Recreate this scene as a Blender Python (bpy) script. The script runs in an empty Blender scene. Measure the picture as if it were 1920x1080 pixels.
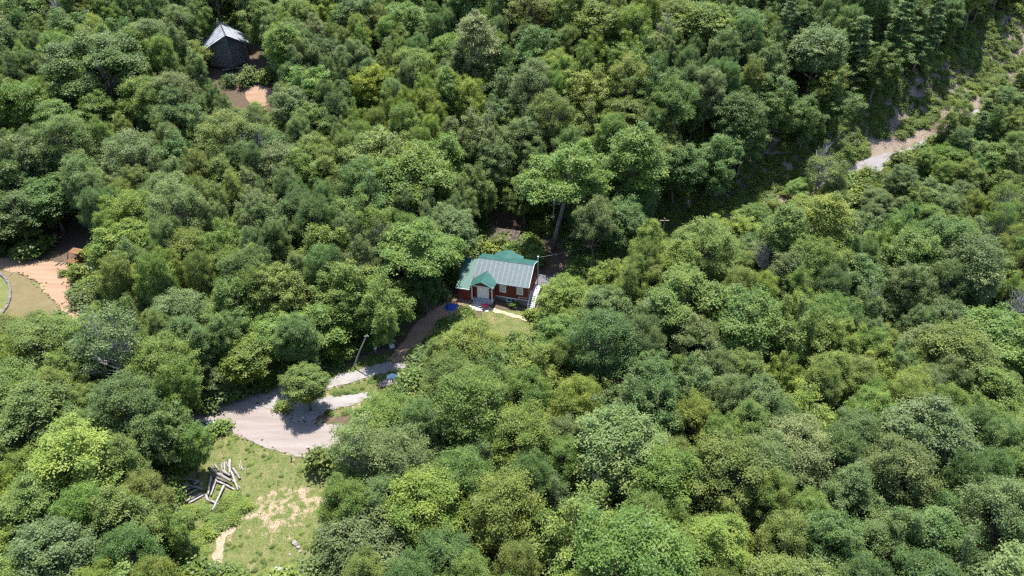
import bpy, math, random
import numpy as np
from mathutils import Vector, Matrix, noise as mnoise
from mathutils.geometry import delaunay_2d_cdt

SC = bpy.context.scene
COL = SC.collection
R = math.radians
random.seed(7)

# ------------------------------------------------------------------ camera
CAM_H, PITCH, LENS = 75.0, 35.0, 26.0
FPX = LENS / 36.0 * 1920.0
cam_d = bpy.data.cameras.new('camera'); cam = bpy.data.objects.new('camera', cam_d); COL.objects.link(cam)
cam.location = (0, 0, CAM_H); cam.rotation_euler = (R(90 - PITCH), 0, 0)
cam_d.lens = LENS; cam_d.sensor_width = 36; cam_d.clip_start = 1; cam_d.clip_end = 3000
SC.camera = cam

# ------------------------------------------------------------------ sky + sun + exposure
SUN_EL, SUN_AZ = 73.0, 6.0            # azimuth measured from +Y (away from the camera) to the right
w = bpy.data.worlds.new('World'); SC.world = w; w.use_nodes = True
nt = w.node_tree; bg = nt.nodes['Background']
sky = nt.nodes.new('ShaderNodeTexSky'); sky.sky_type = 'NISHITA'; sky.sun_disc = False
sky.sun_elevation = R(SUN_EL); sky.sun_rotation = R(SUN_AZ); sky.altitude = 600; sky.air_density = 1.0; sky.dust_density = 1.2
nt.links.new(sky.outputs[0], bg.inputs[0]); bg.inputs[1].default_value = 0.15
sun_d = bpy.data.lights.new('sun', 'SUN'); sun = bpy.data.objects.new('sun', sun_d); COL.objects.link(sun)
sun_d.energy = 5.0; sun_d.angle = R(0.5); sun_d.color = (1.0, 0.955, 0.88)
sdir = Vector((math.sin(R(SUN_AZ)) * math.cos(R(SUN_EL)), math.cos(R(SUN_AZ)) * math.cos(R(SUN_EL)), math.sin(R(SUN_EL))))
sun.rotation_euler = sdir.to_track_quat('Z', 'Y').to_euler(); sun.location = (0, 100, 200)
SC.view_settings.view_transform = 'Standard'; SC.view_settings.look = 'None'
SC.view_settings.exposure = 1.66; SC.view_settings.gamma = 1.0; SC.view_settings.use_curve_mapping = False
SC.render.engine = 'CYCLES'
cy = SC.cycles
cy.max_bounces = 6; cy.diffuse_bounces = 4; cy.glossy_bounces = 2; cy.transmission_bounces = 4; cy.transparent_max_bounces = 4
cy.use_denoising = False; cy.caustics_reflective = False; cy.caustics_refractive = False
cy.use_adaptive_sampling = True; cy.adaptive_threshold = 0.01
cy.filter_width = 1.35

# ------------------------------------------------------------------ pixel <-> world (photo pixels, 1920 x 1080)
cp, sp = math.cos(R(PITCH)), math.sin(R(PITCH))
def ray(px, py):
    a, b = (px - 960) / FPX, (540 - py) / FPX
    return Vector((a, cp + sp * b, -sp + cp * b))
def proj(p):
    x, y, z = p[0], p[1], p[2] - CAM_H
    d = cp * y - sp * z
    u = sp * y + cp * z
    return 960 + FPX * x / d, 540 - FPX * u / d, d
def sst(a, b, v):
    t = min(1, max(0, (v - a) / (b - a))); return t * t * (3 - 2 * t)
def flat_at(px, py, z=0):
    r = ray(px, py); t = (z - CAM_H) / r.z
    return r.x * t, r.y * t

# ------------------------------------------------------------------ terrain height
RAMP0, RAMP1, SLOPE = 119.0, 133.0, 0.27
def ramp(y):
    if y < RAMP0: return 0.02 * (y - RAMP0)
    if y < RAMP1:
        t = y - RAMP0; return SLOPE * t * t / (2 * (RAMP1 - RAMP0))
    return SLOPE * (RAMP1 - RAMP0) / 2 + SLOPE * (y - RAMP1)
# foot of the cut bank on the right (world xy of the slope without the bank)
def _ramp_at(px, py, dz=-1.0):
    r = ray(px, py); t = 40.0
    while CAM_H + r.z * t > ramp(r.y * t) + dz and t < 900: t += 0.25
    return r.x * t, r.y * t
BANK = [_ramp_at(*p) for p in ((1085, 497), (1230, 447), (1345, 396), (1500, 328), (1595, 284), (1700, 236), (1830, 160), (1905, 112), (2050, 20))]
BANK.append((BANK[-1][0] + 80, BANK[-1][1] + 50))
def bank_d(x, y):
    """signed distance to the bank foot (positive uphill / left) and distance along it"""
    best, sgn, along, acc = 1e9, 1, 0, 0
    for i in range(len(BANK) - 1):
        ax, ay = BANK[i]; bx, by = BANK[i + 1]
        dx, dy = bx - ax, by - ay; L2 = dx * dx + dy * dy
        t = ((x - ax) * dx + (y - ay) * dy) / L2; tc = min(1, max(0, t))
        qx, qy = ax + dx * tc, ay + dy * tc
        d = math.hypot(x - qx, y - qy)
        if d < best:
            best = d; sgn = 1 if dx * (y - ay) - dy * (x - ax) > 0 else -1; along = acc + tc * math.sqrt(L2)
        acc += math.sqrt(L2)
    return best * sgn, along
# cabin frame: origin at the front right corner of the main block, x along the facade, y to the back
HROT = R(-14.5)
HX, HY = flat_at(989, 574.5, 0.0)
hc, hs = math.cos(HROT), math.sin(HROT)
def to_house(x, y):
    dx, dy = x - HX, y - HY
    return dx * hc + dy * hs, -dx * hs + dy * hc
def from_house(X, Y):
    return HX + X * hc - Y * hs, HY + X * hs + Y * hc
def H(x, y):
    z = ramp(y)
    d, al = bank_d(x, y)
    wgt = sst(4, 30, al)
    z += wgt * (6.0 * sst(-0.5, 10, d) - 1.0 - 5.0 * sst(7, 45, -d) * sst(20, 60, x))
    X, Y = to_house(x, y)
    ww = sst(-24, -15, X) * (1 - sst(3, 9, X)) * sst(-14, -5, Y) * (1 - sst(11, 16, Y))
    z = z * (1 - 0.6 * ww) + ww * min(1.05, max(0, -X * 0.125))
    rough = sst(14, 30, math.hypot(x - HX, y - HY)) * (1 - sst(-62, -50, -abs(x + 27)) * (1 - sst(100, 116, y)))
    z += rough * 1.6 * mnoise.noise(Vector((x / 38, y / 38, 3.3)))
    z += 0.09 * mnoise.noise(Vector((x / 5, y / 5, 9.1)))
    return z
def at(px, py, h=0.0):
    r = ray(px, py); t0, t = 40.0, 40.0
    while t < 900:
        p = Vector((0, 0, CAM_H)) + r * t
        if p.z <= H(p.x, p.y) + h: break
        t0 = t; t += 3.0
    for _ in range(16):
        m = (t0 + t) / 2; p = Vector((0, 0, CAM_H)) + r * m
        if p.z <= H(p.x, p.y) + h: t = m
        else: t0 = m
    p = Vector((0, 0, CAM_H)) + r * t
    return Vector((p.x, p.y, H(p.x, p.y) + h))
def on(x, y, h=0.0):
    return Vector((x, y, H(x, y) + h))
def pxm(p):
    return FPX / proj(p)[2]

# ------------------------------------------------------------------ materials
M = {}
def mat(name, col, rough=0.8, spec=0.3, metal=0.0, noise=None, bump=None, two=None):
    m = bpy.data.materials.new(name); m.use_nodes = True; M[name] = m
    n = m.node_tree.nodes; l = m.node_tree.links; b = n['Principled BSDF']
    b.inputs['Roughness'].default_value = rough; b.inputs['Metallic'].default_value = metal
    b.inputs['Specular IOR Level'].default_value = spec
    b.inputs['Base Color'].default_value = (*col, 1)
    tc = n.new('ShaderNodeTexCoord')
    if noise:
        sc_, amt = noise
        t = n.new('ShaderNodeTexNoise'); t.inputs['Scale'].default_value = sc_; t.inputs['Detail'].default_value = 5
        l.new(tc.outputs['Object'], t.inputs['Vector'])
        mx = n.new('ShaderNodeMix'); mx.data_type = 'RGBA'
        c2 = two or tuple(c * (1 - amt) for c in col); c1 = col if two else tuple(min(1, c * (1 + amt)) for c in col)
        mx.inputs[6].default_value = (*c1, 1); mx.inputs[7].default_value = (*c2, 1)
        mr = n.new('ShaderNodeMapRange'); mr.inputs[1].default_value = 0.35; mr.inputs[2].default_value = 0.65
        l.new(t.outputs['Fac'], mr.inputs[0]); l.new(mr.outputs[0], mx.inputs[0]); l.new(mx.outputs[2], b.inputs['Base Color'])
    if bump:
        t2 = n.new('ShaderNodeTexNoise'); t2.inputs['Scale'].default_value = bump[0]; t2.inputs['Detail'].default_value = 6
        l.new(tc.outputs['Object'], t2.inputs['Vector'])
        bp = n.new('ShaderNodeBump'); bp.inputs['Strength'].default_value = bump[1]; bp.inputs['Distance'].default_value = 0.1
        l.new(t2.outputs['Fac'], bp.inputs['Height']); l.new(bp.outputs[0], b.inputs['Normal'])
    return m

def leaf_mat(name, trans=0.48, rough=0.5):
    m = bpy.data.materials.new(name); m.use_nodes = True; M[name] = m
    n = m.node_tree.nodes; l = m.node_tree.links; b = n['Principled BSDF']; out = n['Material Output']
    a = n.new('ShaderNodeAttribute'); a.attribute_type = 'INSTANCER'; a.attribute_name = 'leaf_tint'
    t = n.new('ShaderNodeAttribute'); t.attribute_name = 'tint'
    hsv = n.new('ShaderNodeHueSaturation')
    mh = n.new('ShaderNodeMapRange'); mh.inputs[3].default_value = 0.525; mh.inputs[4].default_value = 0.475
    mv = n.new('ShaderNodeMapRange'); mv.inputs[3].default_value = 0.68; mv.inputs[4].default_value = 1.36
    l.new(t.outputs['Fac'], mh.inputs[0]); l.new(t.outputs['Fac'], mv.inputs[0])
    l.new(mh.outputs[0], hsv.inputs['Hue']); l.new(mv.outputs[0], hsv.inputs['Value']); l.new(a.outputs['Color'], hsv.inputs['Color'])
    b.inputs['Roughness'].default_value = rough; b.inputs['Specular IOR Level'].default_value = 0.25
    l.new(hsv.outputs[0], b.inputs['Base Color'])
    tr = n.new('ShaderNodeBsdfTranslucent')
    h2 = n.new('ShaderNodeHueSaturation'); h2.inputs['Hue'].default_value = 0.485; h2.inputs['Saturation'].default_value = 1.1; h2.inputs['Value'].default_value = 1.25
    l.new(hsv.outputs[0], h2.inputs['Color']); l.new(h2.outputs[0], tr.inputs['Color'])
    mx = n.new('ShaderNodeMixShader'); mx.inputs[0].default_value = trans
    l.new(b.outputs[0], mx.inputs[1]); l.new(tr.outputs[0], mx.inputs[2]); l.new(mx.outputs[0], out.inputs['Surface'])
    return m
leaf_mat('leaf'); leaf_mat('needle', 0.18, 0.6)

mat('bark', (0.10, 0.085, 0.07), 0.9, 0.1, noise=(3.0, 0.45), bump=(9, 0.5))
mat('bark_mid', (0.135, 0.12, 0.108), 0.9, 0.1, noise=(3.0, 0.45), bump=(9, 0.5))
mat('bark_pale', (0.30, 0.28, 0.26), 0.85, 0.1, noise=(2.0, 0.4), bump=(9, 0.4))
mat('weathered_wood', (0.17, 0.152, 0.15), 0.9, 0.15, noise=(5.0, 0.38), bump=(14, 0.6))
mat('weathered_pale', (0.235, 0.215, 0.21), 0.9, 0.15, noise=(5.0, 0.3), bump=(14, 0.6))
mat('pole_wood', (0.27, 0.22, 0.19), 0.9, 0.1, noise=(4.0, 0.3))
mat('red_board', (0.145, 0.032, 0.018), 0.7, 0.25, noise=(2.2, 0.4), bump=(20, 0.15))
mat('white_paint', (0.72, 0.72, 0.70), 0.55, 0.4, noise=(3, 0.1))
mat('door_white', (0.80, 0.76, 0.66), 0.5, 0.4, noise=(2, 0.08))
mat('glass_dark', (0.05, 0.065, 0.075), 0.12, 0.6)
mat('curtain', (0.42, 0.40, 0.34), 0.6, 0.4, noise=(3, 0.2))
mat('block_grey', (0.16, 0.13, 0.12), 0.9, 0.2, noise=(3, 0.3), bump=(8, 0.3))
mat('foundation_pale', (0.36, 0.34, 0.33), 0.9, 0.2, noise=(4, 0.25))
mat('green_metal', (0.013, 0.060, 0.050), 0.55, 0.3, noise=(1.3, 0.16))
mat('grey_deck', (0.075, 0.075, 0.08), 0.8, 0.3, noise=(3, 0.2))
mat('tread_white', (0.34, 0.34, 0.37), 0.7, 0.3, noise=(4, 0.12))
mat('concrete', (0.36, 0.31, 0.29), 0.9, 0.2, noise=(1.1, 0.2), bump=(6, 0.2))
mat('dark_wood', (0.030, 0.024, 0.022), 0.85, 0.2, noise=(2, 0.4))
mat('shed_roof', (0.05, 0.038, 0.032), 0.9, 0.2, noise=(1.6, 0.6))
mat('log_dark', (0.085, 0.075, 0.072), 0.8, 0.25, noise=(2.5, 0.4), bump=(10, 0.3))
mat('silver_roof', (0.26, 0.28, 0.31), 0.5, 0.4, metal=0.3, noise=(0.7, 0.25))
mat('blue_tarp', (0.010, 0.040, 0.24), 0.5, 0.4, noise=(3, 0.2))
mat('light_tarp', (0.22, 0.40, 0.50), 0.5, 0.4, noise=(1.2, 0.25), two=(0.45, 0.49, 0.51))
mat('pink_red', (0.36, 0.05, 0.075), 0.5, 0.4, noise=(4, 0.2))
mat('rubber', (0.02, 0.02, 0.02), 0.8, 0.3)
mat('galvanised', (0.42, 0.43, 0.45), 0.5, 0.5, metal=0.4, noise=(3, 0.2))
mat('rust', (0.105, 0.045, 0.022), 0.9, 0.2, noise=(2.4, 0.5), two=(0.145, 0.08, 0.038), bump=(12, 0.3))
mat('rust_dark', (0.08, 0.035, 0.02), 0.9, 0.2, noise=(3, 0.4))
mat('scrap_grey', (0.30, 0.30, 0.34), 0.6, 0.5, metal=0.2, noise=(2, 0.4))
mat('car_blue', (0.012, 0.02, 0.055), 0.18, 0.6)
mat('split_wood', (0.27, 0.20, 0.21), 0.85, 0.2, noise=(4, 0.35))
mat('dark_box', (0.04, 0.035, 0.04), 0.7, 0.3, noise=(3, 0.3))
mat('pale_panel', (0.50, 0.51, 0.54), 0.6, 0.4, noise=(2, 0.1))
mat('pale_sheet', (0.24, 0.29, 0.33), 0.5, 0.4, noise=(1.5, 0.3), two=(0.33, 0.28, 0.27))
mat('rock', (0.16, 0.142, 0.14), 0.9, 0.2, noise=(2, 0.3), bump=(5, 0.5))
mat('stone', (0.10, 0.096, 0.092), 0.9, 0.2, noise=(3, 0.4), bump=(6, 0.5))
mat('dead_brush', (0.29, 0.235, 0.215), 0.9, 0.1, noise=(0.6, 0.35))
mat('wire', (0.05, 0.05, 0.05), 0.6, 0.3)
mat('straw', (0.30, 0.245, 0.15), 0.95, 0.1, noise=(2.0, 0.25), bump=(9, 0.5))
mat('flower_white', (0.75, 0.75, 0.68), 0.7, 0.2)

# weathered roof sheet: green paint worn to bare grey, paler beside the lapped edges
m = mat('worn_roof', (0.2, 0.3, 0.28), 0.6, 0.3, metal=0.0)
n = m.node_tree.nodes; l = m.node_tree.links; b = n['Principled BSDF']
tc = n.new('ShaderNodeTexCoord'); sep = n.new('ShaderNodeSeparateXYZ'); l.new(tc.outputs['Object'], sep.inputs[0])
mp = n.new('ShaderNodeMapping'); mp.inputs['Scale'].default_value = (5.0, 0.9, 5.0)
oi = n.new('ShaderNodeObjectInfo'); ad = n.new('ShaderNodeVectorMath'); ad.operation = 'ADD'
cb = n.new('ShaderNodeCombineXYZ'); ml = n.new('ShaderNodeMath'); ml.operation = 'MULTIPLY'; ml.inputs[1].default_value = 50
l.new(oi.outputs['Random'], ml.inputs[0]); l.new(ml.outputs[0], cb.inputs[1])
l.new(tc.outputs['Object'], mp.inputs[0]); l.new(mp.outputs[0], ad.inputs[0]); l.new(cb.outputs[0], ad.inputs[1])
nz = n.new('ShaderNodeTexNoise'); nz.inputs['Scale'].default_value = 1.6; nz.inputs['Detail'].default_value = 6; l.new(ad.outputs[0], nz.inputs['Vector'])
rp = n.new('ShaderNodeValToRGB')
rp.color_ramp.elements[0].position = 0.32; rp.color_ramp.elements[0].color = (0.052, 0.082, 0.084, 1)
rp.color_ramp.elements[1].position = 0.72; rp.color_ramp.elements[1].color = (0.088, 0.108, 0.118, 1)
e = rp.color_ramp.elements.new(0.5); e.color = (0.062, 0.083, 0.088, 1)
l.new(nz.outputs['Fac'], rp.inputs[0])
mr = n.new('ShaderNodeMapRange'); mr.inputs[1].default_value = 0.27; mr.inputs[2].default_value = 0.02; mr.inputs[3].default_value = 0; mr.inputs[4].default_value = 1
l.new(sep.outputs['X'], mr.inputs[0])
m2 = n.new('ShaderNodeMath'); m2.operation = 'MULTIPLY'; l.new(mr.outputs[0], m2.inputs[0])
mr2 = n.new('ShaderNodeMapRange'); mr2.inputs[1].default_value = 0.3; mr2.inputs[2].default_value = 0.6; l.new(nz.outputs['Fac'], mr2.inputs[0]); l.new(mr2.outputs[0], m2.inputs[1])
mx = n.new('ShaderNodeMix'); mx.data_type = 'RGBA'; mx.inputs[7].default_value = (0.155, 0.172, 0.19, 1)
l.new(m2.outputs[0], mx.inputs[0]); l.new(rp.outputs[0], mx.inputs[6]); l.new(mx.outputs[2], b.inputs['Base Color'])

def road_mat(name, c1, c2, c3, sc=0.35, rut=None):
    m = bpy.data.materials.new(name); m.use_nodes = True; M[name] = m
    n = m.node_tree.nodes; l = m.node_tree.links; b = n['Principled BSDF']; b.inputs['Roughness'].default_value = 0.95; b.inputs['Specular IOR Level'].default_value = 0.15
    tc = n.new('ShaderNodeTexCoord')
    a = n.new('ShaderNodeTexNoise'); a.inputs['Scale'].default_value = sc; a.inputs['Detail'].default_value = 7; a.inputs['Roughness'].default_value = 0.65
    f = n.new('ShaderNodeTexNoise'); f.inputs['Scale'].default_value = 6; f.inputs['Detail'].default_value = 4; f.inputs['Roughness'].default_value = 0.7
    l.new(tc.outputs['Object'], a.inputs['Vector']); l.new(tc.outputs['Object'], f.inputs['Vector'])
    if rut is not None:
        mp_ = n.new('ShaderNodeMapping'); mp_.inputs['Rotation'].default_value = (0, 0, R(rut)); mp_.inputs['Scale'].default_value = (0.22, 1.7, 1)
        l.new(tc.outputs['Object'], mp_.inputs[0]); l.new(mp_.outputs[0], a.inputs['Vector']); a.inputs['Scale'].default_value = 0.6
    r = n.new('ShaderNodeValToRGB'); r.color_ramp.elements[0].position = 0.34; r.color_ramp.elements[1].position = 0.66
    r.color_ramp.elements[0].color = (*c1, 1); r.color_ramp.elements[1].color = (*c2, 1)
    l.new(a.outputs['Fac'], r.inputs[0])
    mx = n.new('ShaderNodeMix'); mx.data_type = 'RGBA'; mx.inputs[7].default_value = (*c3, 1)
    mr = n.new('ShaderNodeMapRange'); mr.inputs[1].default_value = 0.45; mr.inputs[2].default_value = 0.75; mr.inputs[4].default_value = 0.7
    l.new(f.outputs['Fac'], mr.inputs[0]); l.new(mr.outputs[0], mx.inputs[0]); l.new(r.outputs[0], mx.inputs[6]); l.new(mx.outputs[2], b.inputs['Base Color'])
    bp = n.new('ShaderNodeBump'); bp.inputs['Strength'].default_value = 0.5; bp.inputs['Distance'].default_value = 0.08
    l.new(f.outputs['Fac'], bp.inputs['Height']); l.new(bp.outputs[0], b.inputs['Normal'])
road_mat('gravel_mat', (0.147, 0.122, 0.109), (0.188, 0.163, 0.154), (0.113, 0.103, 0.099), rut=28)
road_mat('drive_mat', (0.147, 0.136, 0.129), (0.209, 0.199, 0.192), (0.097, 0.094, 0.077), 0.6)
road_mat('dirt_mat', (0.171, 0.106, 0.067), (0.219, 0.151, 0.106), (0.128, 0.091, 0.064), rut=-50)
road_mat('sand_mat', (0.180, 0.135, 0.095), (0.261, 0.211, 0.153), (0.144, 0.117, 0.072), 0.8)
road_mat('dry_mat', (0.088, 0.072, 0.036), (0.125, 0.098, 0.056), (0.070, 0.075, 0.030), 0.5)
road_mat('asphalt_mat', (0.147, 0.135, 0.135), (0.194, 0.182, 0.178), (0.116, 0.108, 0.108), rut=-35)

# ------------------------------------------------------------------ mesh helpers
def link(o, parent=None):
    COL.objects.link(o)
    if parent: o.parent = parent
    return o
def mesh_np(name, V, F, mats, smooth=False, mi=None):
    """fast mesh from numpy arrays: V (n,3), F (m,k)"""
    me = bpy.data.meshes.new(name); V = np.asarray(V, np.float32); F = np.asarray(F, np.int32)
    k = F.shape[1]
    me.vertices.add(len(V)); me.vertices.foreach_set('co', V.ravel())
    me.loops.add(F.size); me.loops.foreach_set('vertex_index', F.ravel())
    me.polygons.add(len(F)); me.polygons.foreach_set('loop_start', np.arange(0, F.size, k, dtype=np.int32))
    if mi is not None: me.polygons.foreach_set('material_index', np.asarray(mi, np.int32))
    if smooth: me.polygons.foreach_set('use_smooth', np.ones(len(F), bool))
    for m_ in (mats if isinstance(mats, (list, tuple)) else [mats]): me.materials.append(m_)
    me.update(calc_edges=True); me.validate()
    return me
class MB:
    def __init__(s): s.v, s.f = [], []
    def add(s, vs, fs):
        o = len(s.v); s.v += [tuple(v) for v in vs]; s.f += [tuple(i + o for i in f) for f in fs]; return s
    def box(s, x0, x1, y0, y1, z0, z1):
        vs = [(x, y, z) for z in (z0, z1) for y in (y0, y1) for x in (x0, x1)]
        return s.add(vs, [(0, 2, 3, 1), (4, 5, 7, 6), (0, 1, 5, 4), (2, 6, 7, 3), (0, 4, 6, 2), (1, 3, 7, 5)])
    def bar(s, p, q, wd, ht=None):
        """square bar from p to q"""
        p, q = Vector(p), Vector(q); d = (q - p).normalized(); ht = ht or wd
        side = d.cross(Vector((0, 0, 1)))
        if side.length < 1e-3: side = Vector((1, 0, 0))
        side.normalize(); up = side.cross(d)
        vs = [c + side * a * wd / 2 + up * b * ht / 2 for c in (p, q) for a, b in ((-1, -1), (1, -1), (1, 1), (-1, 1))]
        return s.add(vs, [(0, 1, 2, 3), (7, 6, 5, 4), (0, 4, 5, 1), (1, 5, 6, 2), (2, 6, 7, 3), (3, 7, 4, 0)])
    def slab(s, quad, th):
        """four points -> a plate of thickness th below them"""
        q = [Vector(p) for p in quad]; nn = (q[1] - q[0]).cross(q[3] - q[0]).normalized()
        vs = q + [p - nn * th for p in q]
        return s.add(vs, [(0, 1, 2, 3), (7, 6, 5, 4), (0, 4, 5, 1), (1, 5, 6, 2), (2, 6, 7, 3), (3, 7, 4, 0)])
    def prism(s, poly, d):
        """closed polygon extruded by vector d"""
        k = len(poly); d = Vector(d); vs = [Vector(p) for p in poly] + [Vector(p) + d for p in poly]
        return s.add(vs, [tuple(range(k)), tuple(range(2 * k - 1, k - 1, -1))] + [(i, i + k, (i + 1) % k + k, (i + 1) % k) for i in range(k)])
    def tube(s, pts, rad, k=7, cap=True):
        pts = [Vector(p) for p in pts]; o = []
        for i, p in enumerate(pts):
            d = (pts[min(i + 1, len(pts) - 1)] - pts[max(i - 1, 0)]).normalized()
            a = d.cross(Vector((0.31, 0.17, 0.93)) if abs(d.z) < 0.9 else Vector((1, 0, 0))).normalized(); b_ = d.cross(a)
            r = rad[i] if isinstance(rad, (list, tuple)) else rad
            o += [p + (a * math.cos(2 * math.pi * j / k) + b_ * math.sin(2 * math.pi * j / k)) * r for j in range(k)]
        fs = [(i * k + j, i * k + (j + 1) % k, (i + 1) * k + (j + 1) % k, (i + 1) * k + j) for i in range(len(pts) - 1) for j in range(k)]
        if cap: fs += [tuple(range(k - 1, -1, -1)), tuple((len(pts) - 1) * k + j for j in range(k))]
        return s.add(o, fs)
    def data(s, name, m_, smooth=False):
        me = bpy.data.meshes.new(name); me.from_pydata(s.v, [], s.f); me.materials.append(M[m_] if isinstance(m_, str) else m_)
        if smooth: me.polygons.foreach_set('use_smooth', [True] * len(me.polygons))
        me.update(); return me
    def build(s, name, m_, parent=None, smooth=False):
        return link(bpy.data.objects.new(name, s.data(name, m_, smooth)), parent)
def empty(name, loc, rz=0):
    o = bpy.data.objects.new(name, None); COL.objects.link(o); o.location = loc; o.rotation_euler = (0, 0, rz); o.empty_display_size = 0.5
    return o
def tag(o, label=None, cat=None, group=None, kind=None):
    if label: o['label'] = label
    if cat: o['category'] = cat
    if group: o['group'] = group
    if kind: o['kind'] = kind
    return o

# ------------------------------------------------------------------ ground regions, outlined on the terrain
def poly_world(pts): return [tuple(at(x, y).xy) for x, y in pts]
PX = {
 'road': [(340, 782), (395, 763), (440, 748), (475, 742), (520, 768), (565, 792), (640, 798), (760, 800), (900, 832), (900, 900), (780, 888), (660, 876), (580, 861), (520, 846), (460, 822), (398, 797), (340, 812)],
 'drive': [(470, 746), (505, 727), (560, 716), (612, 713), (660, 697), (715, 681), (757, 673), (774, 683), (742, 695), (690, 708), (640, 722), (612, 733), (602, 745), (650, 742), (690, 738), (702, 748), (655, 760), (610, 772), (575, 797), (540, 785)],
 'dirt_drive': [(728, 676), (752, 645), (780, 607), (812, 582), (850, 561), (884, 566), (876, 586), (838, 602), (812, 625), (785, 660), (768, 684)],
 'left_dirt': [(-140, 474), (0, 484), (70, 487), (128, 494), (150, 512), (146, 545), (158, 590), (172, 650), (150, 652), (138, 612), (104, 566), (62, 524), (0, 503), (-140, 496)],
}
PW = {k: poly_world(v) for k, v in PX.items()}
PW['lawn'] = poly_world([(380, 792), (470, 826), (575, 863), (640, 885), (660, 960), (640, 1010), (600, 1100), (300, 1100), (310, 980), (320, 900), (365, 850)])
PW['weeds'] = poly_world([(300, 905), (340, 960), (400, 958), (440, 930), (470, 955), (440, 985), (410, 1000), (395, 1100), (280, 1100)])
PW['sand_a'] = poly_world([(398, 1000), (430, 985), (470, 945), (490, 915), (540, 905), (590, 905), (640, 925), (615, 965), (560, 985), (545, 1020), (500, 1025), (470, 1000), (430, 1008), (418, 1040), (414, 1100), (388, 1100), (404, 1040)])
PW['yard'] = poly_world([(900, 578), (985, 582), (1005, 606), (985, 640), (935, 648), (905, 615)])
PW['island'] = poly_world([(600, 700), (700, 665), (775, 660), (780, 700), (740, 735), (690, 745), (640, 785), (600, 775)])
PW['left_lawn'] = poly_world([(-140, 500), (0, 503), (62, 524), (104, 566), (130, 612), (0, 640), (-140, 640)])
PW['barn_soil'] = poly_world([(405, 160), (520, 168), (525, 200), (470, 215), (400, 190)])
PW['barn_soil2'] = poly_world([(365, 45), (390, 45), (388, 75), (365, 75)])
PW['litter'] = poly_world([(905, 390), (985, 395), (1005, 450), (900, 450)])
PW['bare_drive'] = poly_world([(640, 745), (720, 728), (730, 775), (650, 800)])
def inside(poly, X, Y):
    r = np.zeros(X.shape, bool); j = len(poly) - 1
    for i in range(len(poly)):
        xi, yi = poly[i]; xj, yj = poly[j]
        if yi != yj: r ^= ((yi > Y) != (yj > Y)) & (X < (xj - xi) * (Y - yi) / (yj - yi) + xi)
        j = i
    return r
def pin(poly, x, y):
    r = False; xj, yj = poly[-1]
    for xi, yi in poly:
        if (yi > y) != (yj > y) and x < (xj - xi) * (y - yi) / (yj - yi) + xi: r = not r
        xj, yj = xi, yi
    return r

def axis(a, b, fine, f0, f1, coarse):
    out = [a]; x = a
    while x < b:
        st = fine if f0 <= x < f1 else min(coarse, max(fine, 0.12 * min(abs(x - f0), abs(x - f1)) + fine))
        x += st; out.append(x)
    return np.array(out)
gx = axis(-420, 460, 0.55, -62, 12, 14); gy = axis(20, 620, 0.55, 56, 124, 14)
GX, GY = np.meshgrid(gx, gy)
GZ = np.array([[H(x, y) for x in gx] for y in gy])
nx, ny = len(gx), len(gy)
V = np.stack([GX.ravel(), GY.ravel(), GZ.ravel()], 1)
idx = np.arange(nx * ny).reshape(ny, nx)
F = np.stack([idx[:-1, :-1].ravel(), idx[:-1, 1:].ravel(), idx[1:, 1:].ravel(), idx[1:, :-1].ravel()], 1)
gm = bpy.data.materials.new('ground_mat'); gm.use_nodes = True
me = mesh_np('ground', V, F, gm, smooth=True)
zone = np.zeros((nx * ny, 4), np.float32); zone[:, 3] = 1
fx, fy = GX.ravel(), GY.ravel()
for k in ('lawn', 'yard', 'island', 'left_lawn'): zone[inside(PW[k], fx, fy), 0] = 1
zone[inside(PW['weeds'], fx, fy), 0] = 1
for k in ('sand_a', 'barn_soil', 'barn_soil2', 'bare_drive'): zone[inside(PW[k], fx, fy), 1] = 0.56
for k in ('road', 'drive', 'dirt_drive'): # worn shoulders under the sheets
    zone[inside(PW[k], fx, fy), 1] = 1
zone[inside(PW['left_lawn'], fx, fy), 1] = 0.58
zone[inside(poly_world([(-140, 490), (-20, 505), (0, 514), (17, 533), (19, 560), (2, 592), (-20, 605), (-140, 605)]), fx, fy), 1] = 0.0
def blur(a, it=2):
    a = a.reshape(ny, nx)
    for _ in range(it):
        p = np.pad(a, 1, mode='edge'); a = (p[:-2, 1:-1] + p[2:, 1:-1] + p[1:-1, :-2] + p[1:-1, 2:] + 2 * a) / 6
    return a.ravel()
zone[:, 0] = blur(zone[:, 0], 2); zone[:, 1] = blur(zone[:, 1], 7)
bd = np.array([bank_d(x, y) for x, y in zip(fx, fy)])
zone[:, 2] = np.where((bd[:, 0] > -5) & (bd[:, 0] < 12) & (bd[:, 1] > 3), 1, 0)
ca = me.color_attributes.new('zone', 'FLOAT_COLOR', 'POINT'); ca.data.foreach_set('color', zone.ravel())
ground = link(bpy.data.objects.new('ground', me)); tag(ground, 'hillside ground of grass, bare soil and leaf litter under the trees', 'ground', kind='structure')
n = gm.node_tree.nodes; l = gm.node_tree.links; b = n['Principled BSDF']; b.inputs['Roughness'].default_value = 0.95; b.inputs['Specular IOR Level'].default_value = 0.1
tc = n.new('ShaderNodeTexCoord'); za = n.new('ShaderNodeAttribute'); za.attribute_name = 'zone'; zs = n.new('ShaderNodeSeparateColor'); l.new(za.outputs['Color'], zs.inputs[0])
def ntex(scale, det=5, rough=0.6):
    t = n.new('ShaderNodeTexNoise'); t.inputs['Scale'].default_value = scale; t.inputs['Detail'].default_value = det; t.inputs['Roughness'].default_value = rough
    l.new(tc.outputs['Object'], t.inputs['Vector']); return t.outputs['Fac']
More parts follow.
